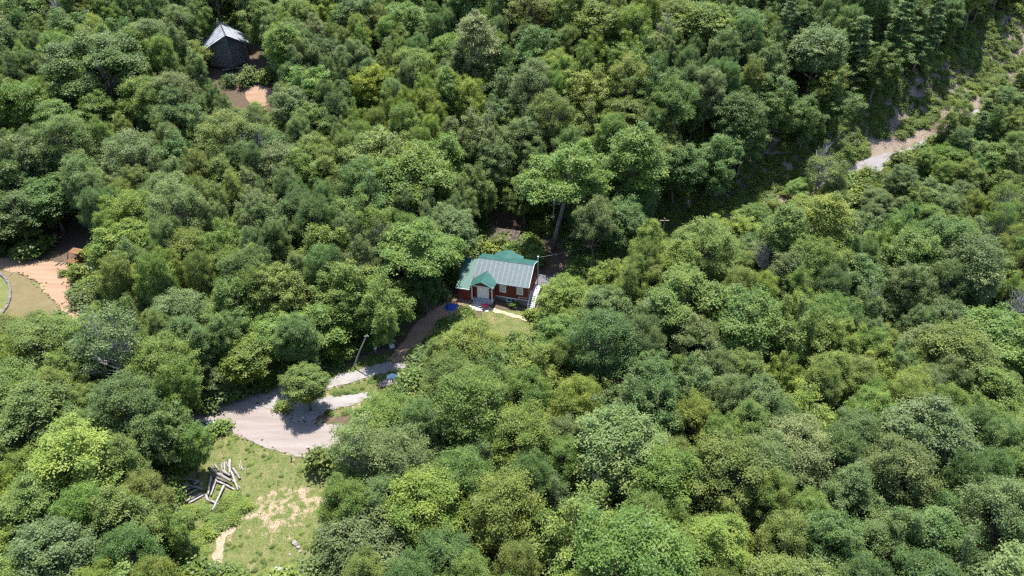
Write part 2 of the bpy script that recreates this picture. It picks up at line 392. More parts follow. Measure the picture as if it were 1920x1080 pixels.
def nramp(fac, stops):
    r = n.new('ShaderNodeValToRGB'); el = r.color_ramp.elements
    el[0].position, el[0].color = stops[0][0], (*stops[0][1], 1); el[1].position, el[1].color = stops[-1][0], (*stops[-1][1], 1)
    for p, c in stops[1:-1]: e_ = el.new(p); e_.color = (*c, 1)
    l.new(fac, r.inputs[0]); return r.outputs[0]
def nmix(f, a, b_):
    x = n.new('ShaderNodeMix'); x.data_type = 'RGBA'; l.new(f, x.inputs[0]); l.new(a, x.inputs[6]); l.new(b_, x.inputs[7]); return x.outputs[2]
def edge(attr, nz, lo=0.42, hi=0.58, amt=0.9):
    a = n.new('ShaderNodeMath'); a.operation = 'SUBTRACT'; l.new(nz, a.inputs[0]); a.inputs[1].default_value = 0.5
    m1 = n.new('ShaderNodeMath'); m1.operation = 'MULTIPLY_ADD'; l.new(a.outputs[0], m1.inputs[0]); m1.inputs[1].default_value = amt; l.new(attr, m1.inputs[2])
    r = n.new('ShaderNodeMapRange'); r.inputs[1].default_value = lo; r.inputs[2].default_value = hi; l.new(m1.outputs[0], r.inputs[0]); return r.outputs[0]
n_big, n_mid, n_fine = ntex(0.16, 6), ntex(0.8, 7, 0.7), ntex(5, 5, 0.7)
litter = nramp(n_fine, [(0.3, (0.035, 0.026, 0.018)), (0.55, (0.075, 0.055, 0.038)), (0.72, (0.13, 0.10, 0.075))])
grass = nmix(n_fine, nramp(n_mid, [(0.3, (0.058, 0.082, 0.022)), (0.5, (0.084, 0.098, 0.033)), (0.68, (0.15, 0.125, 0.068))]), nramp(n_mid, [(0.35, (0.068, 0.088, 0.025)), (0.7, (0.118, 0.108, 0.052))]))
soil = nramp(n_fine, [(0.3, (0.15, 0.108, 0.07)), (0.5, (0.22, 0.165, 0.115)), (0.7, (0.30, 0.24, 0.175))])
brush = nramp(n_fine, [(0.3, (0.085, 0.070, 0.040)), (0.5, (0.15, 0.118, 0.092)), (0.7, (0.235, 0.19, 0.165))])
c = nmix(edge(zs.outputs[2], n_mid), litter, brush)
c = nmix(edge(zs.outputs[0], n_mid), c, grass)
c = nmix(edge(zs.outputs[1], n_mid, 0.5, 0.72, 2.2), c, soil)
l.new(c, b.inputs['Base Color'])
bp = n.new('ShaderNodeBump'); bp.inputs['Strength'].default_value = 0.6; bp.inputs['Distance'].default_value = 0.15; l.new(n_fine, bp.inputs['Height']); l.new(bp.outputs[0], b.inputs['Normal'])

def sheet(name, poly, m_, lift, label, jit=0.35, cell=0.9):
    """a ragged-edged sheet of road laid on the terrain"""
    rng = random.Random(name); out = []
    for i in range(len(poly)):
        a, b_ = Vector(poly[i]), Vector(poly[(i + 1) % len(poly)]); k = max(1, int((b_ - a).length / 0.45))
        nn = Vector((-(b_ - a).y, (b_ - a).x)).normalized()
        for j in range(k):
            p = a.lerp(b_, j / k)
            out.append(p + nn * (rng.uniform(-1, 1) * 0.16 + jit * mnoise.noise(Vector((p.x * 0.7, p.y * 0.7, 5)))))
    xs, ys = [p.x for p in out], [p.y for p in out]; ins = []
    poly2 = [tuple(p) for p in out]
    X, Y = np.meshgrid(np.arange(min(xs), max(xs), cell), np.arange(min(ys), max(ys), cell))
    ok = inside(poly2, X, Y); ins = [Vector((x, y)) for x, y in zip(X[ok], Y[ok])]
    vs, es, fs, *_ = delaunay_2d_cdt(out + ins, [(i, (i + 1) % len(out)) for i in range(len(out))], [], 1, 1e-4)
    mb = MB(); mb.add([(v.x, v.y, H(v.x, v.y) + lift) for v in vs], [f for f in fs])
    o = mb.build(name, m_, smooth=True); tag(o, label, name.split('_')[-1], kind='structure'); return o
sheet('gravel_road', PW['road'], 'gravel_mat', 0.05, 'pale gravel road bending past the lawn with the log piles')
sheet('gravel_driveway', PW['drive'], 'drive_mat', 0.075, 'grey gravel driveway forking up from the road bend toward the cabin')
sheet('dirt_driveway', PW['dirt_drive'], 'dirt_mat', 0.10, 'reddish dirt driveway running up to the cabin', 0.5)
sheet('dirt_track', PW['left_dirt'], 'dirt_mat', 0.06, 'orange dirt track curving past the rusty machine', 0.5)
sheet('bare_soil', poly_world([(455, 162), (498, 163), (516, 174), (512, 192), (488, 202), (466, 192)]), 'dirt_mat', 0.06, 'bare orange soil patch on the slope below the log house', 0.6, 0.8)
sheet('bare_soil', poly_world([(362, 48), (386, 46), (392, 70), (370, 76)]), 'dirt_mat', 0.06, 'bare orange soil beside the log house', 0.6, 0.8)
PTH = [(406, 1006), (424, 994), (440, 988), (444, 994), (428, 1005), (420, 1018), (416, 1045), (412, 1110), (390, 1110), (400, 1045)]
sheet('sandy_path', poly_world(PTH), 'sand_mat', 0.05, 'narrow sandy path running off the lawn past the weeds', 0.3, 0.5)
DRY = [(-140, 503), (0, 504), (58, 525), (98, 562), (116, 592), (80, 625), (0, 640), (-140, 640), (-140, 608), (-20, 607), (4, 594), (21, 562), (19, 531), (2, 512), (-20, 503), (-100, 502)]
sheet('dry_grass', poly_world(DRY), 'dry_mat', 0.04, 'dry brown grass between the stone edging and the dirt track', 0.3)
STR = [(912, 576), (932, 580), (952, 586), (972, 592), (988, 598), (992, 603), (975, 599), (950, 592), (930, 586), (912, 581)]
sheet('straw_path', poly_world(STR), 'straw', 0.06, 'pale straw strip running across the cabin yard', 0.12, 0.5)
RD = [(1566, 350), (1595, 334), (1606, 337), (1640, 325), (1680, 305), (1700, 290), (1760, 262), (1840, 225), (1960, 170), (1960, 150), (1830, 205), (1700, 280), (1660, 288), (1620, 300), (1596, 314), (1562, 332)]
sheet('paved_road', poly_world(RD), 'asphalt_mat', 0.08, 'grey paved road climbing below the cut bank at the right', 0.15)

# ------------------------------------------------------------------ tree kinds: trunk + limbs, crown of small leaves
def unit(v): return v / np.maximum(np.linalg.norm(v, axis=-1, keepdims=True), 1e-9)
def leaves_mesh(name, P, N, L, W, tint, rng, m_):
    k = len(P); t = unit(np.cross(N, unit(rng.normal(size=(k, 3))))); bn = np.cross(N, t)
    L = L[:, None]; W = W[:, None]
    fold = N * W * 0.3
    V = np.stack([P - t * L, P + bn * W + fold, P + t * L, P - bn * W + fold], 1).reshape(-1, 3)
    me = mesh_np(name, V, np.arange(4 * k).reshape(k, 4), m_)
    at_ = me.attributes.new('tint', 'FLOAT', 'FACE'); at_.data.foreach_set('value', tint.astype(np.float32))
    return me
def sprays(C, Rr, cz, rng, n_, out=0.9):
    """small tufts standing out from the crown"""
    i = rng.integers(0, len(C), n_); d = unit(C[i] - np.array([0, 0, cz - 2.0]) + rng.normal(size=(n_, 3)) * 1.2)
    return np.concatenate([C, C[i] + d * (Rr[i] * out + 0.15)[:, None]]), np.concatenate([Rr, rng.uniform(0.28, 0.52, n_)])
def lobes_to_leaves(C, Rr, rng, twigs, per, leaf, up, flat=0.75, spread=0.36, inner=0.12):
    """C lobe centres, Rr radii -> leaf points, normals, tints"""
    Ps, Ns, Ts = [], [], []
    for c, r in zip(C, Rr):
        nt_ = max(6, int(twigs * (r / 1.3) ** 1.6))
        d = unit(rng.normal(size=(nt_, 3))); d[:, 2] = np.where(d[:, 2] < -0.35, -d[:, 2], d[:, 2])
        rad = r * (0.74 + 0.26 * rng.random(nt_)[:, None]); rad[rng.random(nt_) < inner] *= 0.5
        tw = c + d * rad * np.array([1, 1, flat])
        lt = rng.random(); tt = np.clip(0.5 + 0.52 * (lt - 0.5) + 0.13 * rng.normal(size=nt_), 0, 1)
        p = tw[:, None, :] + rng.normal(size=(nt_, per, 3)) * spread * np.array([1, 1, 0.55])
        nn = unit(d[:, None, :] * 0.55 + np.array([0, 0, up + 0.35]) + rng.normal(size=(nt_, per, 3)) * 0.30)
        Ps.append(p.reshape(-1, 3)); Ns.append(nn.reshape(-1, 3)); Ts.append(np.clip(np.repeat(tt, per) + 0.06 * rng.normal(size=nt_ * per), 0, 1))
    P, N, T = np.concatenate(Ps), np.concatenate(Ns), np.concatenate(Ts)
    s = leaf * (0.7 + 0.6 * rng.random(len(P)))
    return P, N, T, s
def limb(mb, a, b_, r0, r1, rng, k=5, seg=3):
    pts = []; a, b_ = Vector(a), Vector(b_)
    for i in range(seg + 1):
        t = i / seg; p = a.lerp(b_, t); p.z += 0.18 * (b_ - a).length * (t * t - t)
        if 0 < i < seg: p += Vector(rng.normal(size=3) * 0.05 * (b_ - a).length)
        pts.append(p)
    mb.tube(pts, [r0 + (r1 - r0) * i / seg for i in range(seg + 1)], k, cap=False)
def bumps(rng, d, n_=9, lo=0.60, hi=1.16):
    """uneven radius over directions d"""
    c = unit(rng.normal(size=(n_, 3))); wv = rng.uniform(-1, 1, n_)
    v = (np.clip(d @ c.T, 0, 1) ** 3 * wv).sum(1)
    v = (v - v.min()) / max(1e-6, v.max() - v.min())
    return (lo + (hi - lo) * v)[:, None]
def spaced(rng, n_, zmin, cosmax):
    d = unit(rng.normal(size=(1500, 3))); d = d[d[:, 2] > zmin]; keep = []
    for v in d:
        if all(np.dot(v, q) < cosmax for q in keep): keep.append(v)
        if len(keep) >= n_: break
    return np.array(keep)
KIND = {}    # key -> (trunk mesh, crown mesh, crown radius, crown centre height, total height)
def make_kind(key, shape, seed):
    rng = np.random.default_rng(seed); mb = MB(); bark = 'bark'; leafm = M['leaf']
    if shape == 'R':       # round but uneven crown
        rad, rz, cz, base = 5.0, 5.6, 9.6, 4.0
        d = spaced(rng, 74, -0.8, 0.945)
        C = np.array([0, 0, cz]) + d * np.array([rad - 0.9, rad - 0.9, rz - 0.9]) * bumps(rng, d) * (0.86 + 0.18 * rng.random((len(d), 1))); Rr = rng.uniform(0.7, 1.65, len(C))
        C, Rr = sprays(C, Rr, cz, rng, 60); P, N, T, s = lobes_to_leaves(C, Rr, rng, 34, 15, 0.128, 0.55, spread=0.30); a = 0.62
    elif shape == 'M':     # several upright leaders of uneven height
        rad, rz, cz, base = 4.9, 6.0, 9.4, 3.4
        C, Rr = [], []
        nl = int(rng.integers(5, 8)); a0 = rng.uniform(0, 6.28)
        for q in range(nl):
            ro = rng.uniform(1.6, 3.6) if q else 0.4; t = a0 + q * 6.283 / max(1, nl - 1) + rng.uniform(-0.4, 0.4)
            ztop = cz + rng.uniform(1.0, 4.6) - 0.35 * ro + (1.6 if q == 0 else 0); zlow = rng.uniform(4.0, 6.5); lw = rng.uniform(1.1, 1.8)
            z = zlow
            while z < ztop:
                f = (z - zlow) / (ztop - zlow); ww = lw * (0.65 + 0.75 * math.sin(math.pi * min(1, f * 0.8 + 0.15))); lean = 1 + 0.25 * f
                for _ in range(4 if f < 0.85 else 2):
                    b2 = rng.uniform(0, 6.28); C.append((ro * lean * math.cos(t) + ww * math.cos(b2) * 0.8, ro * lean * math.sin(t) + ww * math.sin(b2) * 0.8, z + rng.uniform(-0.4, 0.4))); Rr.append(rng.uniform(0.5, 1.0) * (1.05 - 0.35 * f))
                z += rng.uniform(0.9, 1.3)
        C, Rr = np.array(C), np.array(Rr); C, Rr = sprays(C, Rr, cz, rng, 60); P, N, T, s = lobes_to_leaves(C, Rr, rng, 36, 14, 0.128, 0.5, spread=0.30); a = 0.62
    elif shape in 'BK':    # broad, several big heads (K: held high on a thick pale trunk)
        rad, rz, cz, base = (5.4, 4.8, 9.8, 3.6) if shape == 'B' else (5.4, 4.8, 12.2, 7.6)
        if shape == 'K': bark = 'bark_mid'
        C, Rr = [], []
        heads = [(0.2, 0.3, 2.2, 2.5)] + [(3.2 * math.cos(t), 3.2 * math.sin(t), rng.uniform(-2.2, 1.4), rng.uniform(1.7, 2.7)) for t in np.arange(8) * 0.79 + rng.uniform(0, 0.5, 8)]
        for hx_, hy_, hz_, hr_ in heads:
            d = unit(rng.normal(size=(12, 3))); d[:, 2] = np.abs(d[:, 2]) - 0.3
            for v in d:
                C.append(np.array([hx_, hy_, cz + hz_]) + v * (hr_ - 0.5)); Rr.append(rng.uniform(0.65, 1.25))
        C, Rr = np.array(C), np.array(Rr); C, Rr = sprays(C, Rr, cz, rng, 60); P, N, T, s = lobes_to_leaves(C, Rr, rng, 31, 15, 0.126, 0.5, spread=0.30); a = 0.62
    elif shape == 'T':     # tall oval crown
        rad, rz, cz, base = 3.8, 6.6, 10.2, 3.6
        d = spaced(rng, 66, -0.85, 0.935); tap = 1 - 0.30 * np.clip(d[:, 2:3], 0, 1)
        C = np.array([0, 0, cz]) + d * np.array([rad - 0.8, rad - 0.8, rz - 0.8]) * tap * bumps(rng, d, 7, 0.78, 1.1) * (0.86 + 0.16 * rng.random((len(d), 1))); Rr = rng.uniform(0.65, 1.45, len(C))
        C, Rr = sprays(C, Rr, cz, rng, 60); P, N, T, s = lobes_to_leaves(C, Rr, rng, 34, 15, 0.124, 0.45, spread=0.30); a = 0.62
    elif shape == 'H':     # leaf layers held flat on spreading limbs
        rad, rz, cz, base = 5.2, 4.6, 9.4, 3.4
        C, Rr = [], []
        for lv in range(8):
            z = cz - 4.4 + lv * 1.2; q = math.sqrt(max(0.08, 1 - ((z - cz + 1.2) / 5.2) ** 2)) * (rad - 0.5) * rng.uniform(0.85, 1.08)
            for j in range(int(5 + q * 2.6)):
                t = rng.uniform(0, 6.283); rr_ = q * math.sqrt(rng.uniform(0.3, 1)); C.append((rr_ * math.cos(t), rr_ * math.sin(t), z + rng.uniform(-0.5, 0.5))); Rr.append(rng.uniform(0.7, 1.5))
        C, Rr = np.array(C), np.array(Rr); C, Rr = sprays(C, Rr, cz, rng, 60); P, N, T, s = lobes_to_leaves(C, Rr, rng, 26, 15, 0.128, 1.0, flat=0.34, spread=0.30); a = 0.55
    elif shape == 'F':     # airy, fine leaved
        rad, rz, cz, base = 5.0, 5.4, 9.4, 3.6
        d = unit(rng.normal(size=(165, 3))); d[:, 2] = np.where(d[:, 2] < -0.75, -d[:, 2], d[:, 2])
        C = np.array([0, 0, cz]) + d * np.array([rad - 0.5, rad - 0.5, rz - 0.5]) * bumps(rng, d, 8, 0.72, 1.12) * (0.66 + 0.36 * rng.random((len(d), 1)) ** 0.6); Rr = rng.uniform(0.45, 1.05, len(C))
        C, Rr = sprays(C, Rr, cz, rng, 60); P, N, T, s = lobes_to_leaves(C, Rr, rng, 25, 15, 0.114, 0.35, spread=0.33); a = 0.55
    elif shape == 'S':     # thin crown with bare grey limbs showing
        rad, rz, cz, base = 4.8, 5.4, 10.2, 3.4; bark = 'bark_pale'
        d = unit(rng.normal(size=(54, 3))); d[:, 2] = np.where(d[:, 2] < -0.5, -d[:, 2], d[:, 2])
        C = np.array([0, 0, cz]) + d * np.array([rad - 0.6, rad - 0.6, rz - 0.6]) * bumps(rng, d) * (0.65 + 0.4 * rng.random((len(d), 1))); Rr = rng.uniform(0.5, 1.1, len(C))
        P, N, T, s = lobes_to_leaves(C, Rr, rng, 30, 12, 0.12, 0.3, spread=0.38); a = 0.6
    elif shape == 'X':     # dead standing tree, a few leaves low down
        rad, rz, cz, base = 3.2, 6.0, 9.6, 3.4; bark = 'bark_pale'
        d = unit(rng.normal(size=(30, 3))); d[:, 2] = np.abs(d[:, 2]) * 1.2 - 0.2
        C = np.array([0, 0, cz]) + d * np.array([rad, rad, rz - 0.8]) * (0.6 + 0.4 * rng.random((len(d), 1))); Rr = rng.uniform(0.25, 0.4, len(C))
        P, N, T, s = lobes_to_leaves(C[:9], Rr[:9], rng, 40, 6, 0.12, 0.3, spread=0.4); a = 0.6
    elif shape == 'C':     # pine, whorled branches
        rad, rz, cz, base = 3.4, 7.0, 10.5, 2.5; leafm = M['needle']
        C, Rr = [], []
        z = 3.0
        while z < 17.6:
            q = 3.3 * (1 - (z - 3.0) / 15.4) ** 0.75 + 0.25; m_ = 5 if q > 1.2 else 4; t0 = rng.uniform(0, 6)
            for j in range(m_):
                t = t0 + j * 6.283 / m_ + rng.uniform(-0.3, 0.3); qq = q * rng.uniform(0.45, 1.15)
                if rng.random() < 0.16: continue
                zj = rng.uniform(-0.35, 0.35)
                for f_ in (0.45, 0.78, 1.0):
                    C.append((qq * f_ * math.cos(t), qq * f_ * math.sin(t), z + zj - 0.30 * qq * f_ + 0.28 * (f_ * qq) ** 2 / 3)); Rr.append(0.34 + 0.16 * qq * (1.15 - f_))
            z += rng.uniform(0.8, 1.05)
        C, Rr = np.array(C), np.array(Rr); P, N, T, s = lobes_to_leaves(C, Rr, rng, 64, 7, 0.17, 0.5, flat=0.4, spread=0.22); a = 0.3
    elif shape == 'U':     # undergrowth bush
        rad, rz, cz, base = 1.7, 1.2, 1.1, 0.2
        d = unit(rng.normal(size=(17, 3))); d[:, 2] = np.abs(d[:, 2])
        C = np.array([0, 0, 0.3]) + d * np.array([1.2, 1.2, 1.3]) * bumps(rng, d, 5, 0.5, 1.15); Rr = rng.uniform(0.4, 0.8, len(C))
        P, N, T, s = lobes_to_leaves(C, Rr, rng, 26, 7, 0.16, 0.6, spread=0.3); P[:, 2] = np.maximum(P[:, 2], 0.05); a = 0.6
    top = P[:, 2].max()
    if shape == 'C':
        mb.tube([(0, 0, -1), (0, 0, 5), (0.1, 0, 11), (0, 0.05, 17)], [0.26, 0.21, 0.13, 0.03], 7)
        for i in range(0, len(C), 3): limb(mb, (0, 0, C[i + 2][2] + 0.2), C[i + 2], 0.05, 0.015, rng, 4, 2)
    else:
        k_ = rng.normal(size=2) * 0.3
        tr = [Vector((0, 0, -1.2)), Vector((k_[0] * .3, k_[1] * .3, base * 0.5)), Vector((k_[0], k_[1], base)), Vector((k_[0] * 1.4, k_[1] * 0.6, cz)), Vector((0, 0, cz + rz * 0.6))]
        mb.tube(tr, ([0.36, 0.27, 0.22, 0.13, 0.04] if shape != 'K' else [0.40, 0.30, 0.25, 0.15, 0.04]) if shape != 'U' else [0.05, 0.04, 0.04, 0.03, 0.02], 8)
        n_l = {'X': 30, 'S': 42, 'F': 24, 'H': 24, 'U': 6}.get(shape, 18)
        order = rng.permutation(len(C))[:n_l]
        for i in order:
            z0 = base * 0.85 + (cz + rz * 0.3 - base) * min(1, max(0, (C[i][2] - (cz - rz)) / (2 * rz))) * 0.8
            t = min(1, max(0, (z0 - base) / (cz - base))); o0 = tr[2].lerp(tr[3], t)
            e1 = Vector(C[i]); limb(mb, o0, e1, 0.11 if shape != 'U' else 0.03, 0.025 if shape != 'U' else 0.01, rng, 5, 4)
            if shape in 'SFX':
                for _ in range(2): limb(mb, o0.lerp(e1, 0.55), e1 + Vector(rng.normal(size=3) * 0.8), 0.045, 0.012, rng, 4, 2)
    crown = leaves_mesh('crown', P, N, s * 1.0, s * a, T, rng, leafm)
    trunk = mb.data('trunk', bark, True)
    KIND[key] = (trunk, crown, rad, cz, top)
for i in range(3): make_kind('R%d' % i, 'R', 10 + i)
for i in range(4): make_kind('R%d' % (3 + i), 'M', 110 + i)
for i in range(2): make_kind('B%d' % i, 'B', 20 + i)
for i in range(2): make_kind('T%d' % i, 'T', 30 + i)
for i in range(2): make_kind('H%d' % i, 'H', 40 + i)
for i in range(3): make_kind('F%d' % i, 'F', 50 + i)
for i in range(2): make_kind('S%d' % i, 'S', 60 + i)
for i in range(4): make_kind('C%d' % i, 'C', 70 + i)
make_kind('K0', 'K', 120)
for i in range(2): make_kind('X%d' % i, 'X', 90 + i)
KEYS = sorted(KIND)
for i in range(3): make_kind('U%d' % i, 'U', 80 + i)
NV = {'R': 7, 'B': 2, 'T': 2, 'H': 2, 'F': 3, 'S': 2, 'C': 4, 'X': 2, 'K': 1}

TINT = {'D': (0.078, 0.129, 0.035), 'G': (0.107, 0.163, 0.034), 'L': (0.140, 0.190, 0.034), 'O': (0.120, 0.161, 0.036), 'P': (0.109, 0.155, 0.050), 'Y': (0.17, 0.212, 0.024), 'W': (0.155, 0.195, 0.074)}
CNAME = {'D': 'dark green', 'G': 'mid-green', 'L': 'yellow-green', 'O': 'olive-green', 'P': 'grey-green', 'Y': 'bright yellow', 'W': 'pale green'}
SNAME = {'R': 'full-crowned tree', 'B': 'broad many-headed tree', 'T': 'tall oval tree', 'H': 'layered spreading tree', 'F': 'airy fine-leaved tree', 'S': 'thin grey-limbed tree', 'C': 'pointed pine tree', 'X': 'dead bare-limbed tree', 'K': 'tall broad tree'}

# trees picked out of the photograph: crown centre (px), crown width (px), colour, shape[, height m]
HAND = [
 (40,20,80,'D','R'),(80,62,62,'G','R'),(15,78,80,'D','R'),(185,115,150,'D','B'),(125,62,95,'D','R'),(118,150,90,'D','R'),(235,75,90,'D','R'),(285,80,85,'P','F'),(330,52,70,'P','F'),(352,100,76,'L','F',9),(372,26,60,'G','R'),(500,24,80,'G','R'),(560,30,70,'O','F'),(605,20,70,'L','R'),(512,84,54,'G','T'),(535,95,70,'G','T'),(575,160,90,'G','R'),(615,110,70,'D','R'),(555,212,90,'P','R'),
 (40,210,110,'G','R'),(112,235,100,'G','H'),(185,215,90,'G','H'),(262,190,100,'O','F'),(335,185,95,'P','F'),(395,205,70,'D','F',10),(60,290,110,'P','R'),(150,318,100,'G','R'),(240,300,110,'P','F'),(340,290,100,'D','R'),(430,265,110,'O','F'),(485,285,100,'P','S'),(525,320,90,'P','R'),(600,300,90,'O','F'),(590,235,70,'G','R'),
 (670,40,90,'D','R'),(720,100,60,'P','R'),(765,45,80,'G','R'),(905,85,84,'W','T'),(697,165,80,'Y','R'),(775,130,80,'O','F'),(838,110,80,'G','F'),(945,165,90,'D','R'),(932,222,64,'D','R'),(1012,85,95,'D','R'),(1000,28,100,'O','F'),(1122,62,115,'G','H'),(1115,165,95,'L','R'),(1032,140,80,'L','F'),(1092,225,90,'O','R'),(1178,232,86,'O','R'),(1222,232,56,'L','T'),(1245,60,85,'O','R'),
 (705,300,130,'O','R'),(770,335,150,'G','B'),(842,290,100,'G','R'),(895,345,90,'G','R'),(1042,322,150,'G','K',23),(985,345,70,'G','R'),(1195,300,105,'G','T'),(1245,290,80,'O','R'),(1140,330,90,'G','R'),
 (1272,318,100,'D','R',15),(1335,285,90,'D','R',15),(1380,215,100,'D','R',15),(1330,60,100,'G','R'),(1392,62,80,'P','R'),(1450,122,90,'D','R'),(1455,190,90,'D','R',15),(1530,102,100,'P','R'),(1548,150,80,'O','R',14),(1684,62,80,'D','C'),(1622,92,70,'D','C'),(1650,118,70,'D','R',14),(1735,52,74,'D','C'),(1775,30,60,'D','R',14),(1565,180,80,'D','R',14),(1515,208,70,'D','R',14),(1395,262,80,'D','R',15),(1200,375,80,'D','R',15),(1150,420,90,'D','R'),(1270,40,70,'O','R'),
 (1545,322,80,'G','S',12),(1742,358,80,'P','R',9),(1815,432,80,'P','R'),(1860,520,100,'G','R'),(1845,285,90,'G','R',9),(1775,300,80,'G','R',8),(1885,345,80,'G','R',10),(1385,418,90,'L','R',8),(1322,472,130,'G','F'),(1300,565,150,'G','B'),(1405,610,140,'G','R'),(1482,442,90,'G','T'),(1545,425,95,'L','T'),(1752,462,60,'D','R'),(1545,505,100,'L','R'),(1602,535,110,'D','H'),(1610,440,80,'P','R'),
 (1070,562,100,'L','R',10),(1050,640,110,'G','R',12),(1150,600,100,'P','R'),(1140,512,90,'L','R',10),(1232,600,110,'P','F'),(1070,605,60,'L','R',8),
 (880,660,114,'L','F',12),(848,712,110,'G','F',12),(930,700,120,'G','R'),(1000,700,110,'O','R'),(880,760,170,'G','F',17),(678,850,140,'P','S',16),(708,795,110,'G','F',12),(745,870,150,'P','F'),(850,905,140,'G','F'),(1180,745,140,'D','R'),(1235,772,130,'D','R'),(1065,765,110,'L','F'),(985,830,130,'L','F'),
 (1530,772,120,'L','R'),(1712,822,185,'P','H'),(1505,865,140,'W','F'),(1340,890,160,'O','F'),(1235,905,140,'G','F'),(1425,765,110,'D','R'),(1862,752,120,'G','H'),(1872,640,120,'G','R'),(1800,685,140,'O','F'),
 (690,1035,150,'P','R',12),(800,960,150,'L','F'),(950,960,150,'L','F'),(850,1045,120,'D','F'),(640,960,110,'G','F',13),(648,925,80,'G','F',10),
 (85,652,130,'G','F',13),(40,740,140,'G','F',13),(205,650,140,'P','S',19),(245,770,130,'D','F'),(300,690,120,'O','F'),(408,705,70,'P','R',6),(465,668,90,'L','T',9),(130,880,180,'L','H'),(55,800,150,'G','H'),(65,950,140,'G','H'),(215,880,110,'G','H'),(288,812,110,'D','R',13),(350,838,66,'G','R',9),(225,985,130,'G','H'),(285,925,90,'O','F',10),(100,1045,140,'P','R'),(255,1055,120,'D','F'),(305,985,80,'G','R',9),
 (250,470,120,'L','R',14),(186,482,44,'D','R',5),(372,482,100,'O','F'),(430,510,90,'O','F'),(95,372,120,'D','R',12),(25,392,110,'D','R',12),(250,400,100,'L','F'),(330,375,100,'P','R'),(420,335,100,'G','R'),(510,430,110,'D','R'),(600,470,110,'L','R'),(640,535,110,'G','R'),(540,555,110,'O','R'),(430,575,110,'G','R'),(600,598,116,'G','R',10),(665,580,90,'G','R',11),(705,545,110,'G','R'),(780,470,140,'G','B'),(850,435,90,'P','R'),(735,562,80,'G','R',9),(795,518,80,'D','R',11),(345,590,110,'P','F',12),(520,628,100,'G','R',10),
 (572,724,76,'O','R',8,'R1'),(1560,368,60,'G','R',7,'R0'),(1510,392,70,'L','R',7.5,'R2'),(62,628,110,'G','F',10,'F1'),(8,630,90,'O','F',10,'F0'),(1500,352,50,'G','R',6,'R1'),(1735,300,60,'O','R',7),
 (480,268,50,'O','X',15),(1440,482,44,'O','X',13),(1632,565,50,'O','X',15),(1905,575,50,'O','X',16),(1250,60,44,'O','X',16),(1130,945,50,'O','X',14),(1600,470,40,'O','X',13),(1545,300,44,'O','X',13),(110,22,40,'O','X',14),
]
# crowns must keep clear of these stretches of ground and buildings as seen in the photograph
CLEAR = [
 [(395,765),(440,748),(500,725),(600,705),(735,672),(775,615),(850,555),(858,520),(895,470),(930,455),(1005,480),(1018,520),(995,575),(988,600),(940,640),(915,590),(840,590),(770,640),(758,712),(718,752),(645,785),(592,800),(592,862),(625,960),(560,1085),(355,1085),(360,960),(330,950),(330,900),(392,855)],
 [(-5,478),(125,478),(130,455),(165,455),(172,515),(140,520),(110,560),(60,575),(-5,560)],
 [(396,40),(464,40),(470,95),(452,135),(420,135),(394,95)], [(460,165),(508,168),(500,195),(465,190)],
 [(1598,318),(1640,295),(1695,282),(1650,325),(1606,335)],
 [(1340,385),(1500,300),(1600,255),(1700,205),(1830,110),(1905,70),(1905,110),(1800,180),(1700,250),(1590,300),(1440,355),(1385,378)],
 [(1015,470),(1110,478),(1125,505),(1040,520)],
 [(908,395),(975,400),(985,450),(912,450)], [(1024,405),(1060,405),(1052,497),(1018,497)],
 [(1810,590),(1838,590),(1832,622),(1812,622)],
]
def dist_poly(poly, x, y):
    if pin(poly, x, y): return 0.0
    best = 1e9
    for i in range(len(poly)):
        ax, ay = poly[i]; bx, by = poly[(i + 1) % len(poly)]; dx, dy = bx - ax, by - ay
        t = min(1, max(0, ((x - ax) * dx + (y - ay) * dy) / (dx * dx + dy * dy))); best = min(best, math.hypot(x - ax - dx * t, y - ay - dy * t))
    return best
GROUNDS = [PW[k] for k in ('road', 'drive', 'dirt_drive', 'left_dirt', 'yard', 'left_lawn', 'island', 'bare_drive')]
GROUNDS.append(poly_world([(80, 392), (185, 392), (184, 520), (90, 500)]))
GROUNDS.append(poly_world([(390, 800), (470, 828), (575, 865), (600, 900), (625, 960), (600, 1090), (330, 1090), (335, 900), (380, 850)]))
RDW = poly_world(RD)
hrect = [from_house(X, Y) for X, Y in ((-14, -4), (4, -4), (4, 12), (-14, 12))]
lhx, lhy = at(437, 134).xy; LH_ROT = R(24)
lrect = [(lhx + a * math.cos(LH_ROT) - b_ * math.sin(LH_ROT), lhy + a * math.sin(LH_ROT) + b_ * math.cos(LH_ROT)) for a, b_ in ((-7.5, -3), (7.5, -3), (7.5, 15), (-7.5, 15))]
trees = []   # dict(x, y, r, h, col, key, hand)
rt = random.Random(11)
for hd in HAND:
    cx, cyp, dp, colr, shp = hd[:5]; key = shp + str(rt.randrange(NV[shp])); kr, kc, kt = KIND[key][2:]
    h = hd[5] if len(hd) > 5 else None
    dp = dp * 1.06; p = at(cx, cyp, 9.0); r = dp / 2 / pxm(p)
    if h is None: h = min(24, max(9, r * {'T': 4.2, 'C': 4.0}.get(shp, 1.5) + (0 if shp in 'TC' else 7.5)))
    if len(hd) > 6: key = hd[6]; kr, kc, kt = KIND[key][2:]
    p = at(cx, cyp, h * kc / kt); r = dp / 2 / pxm(p)
    trees.append(dict(x=p.x, y=p.y, r=r, h=h, col=colr, key=key, hand=True))
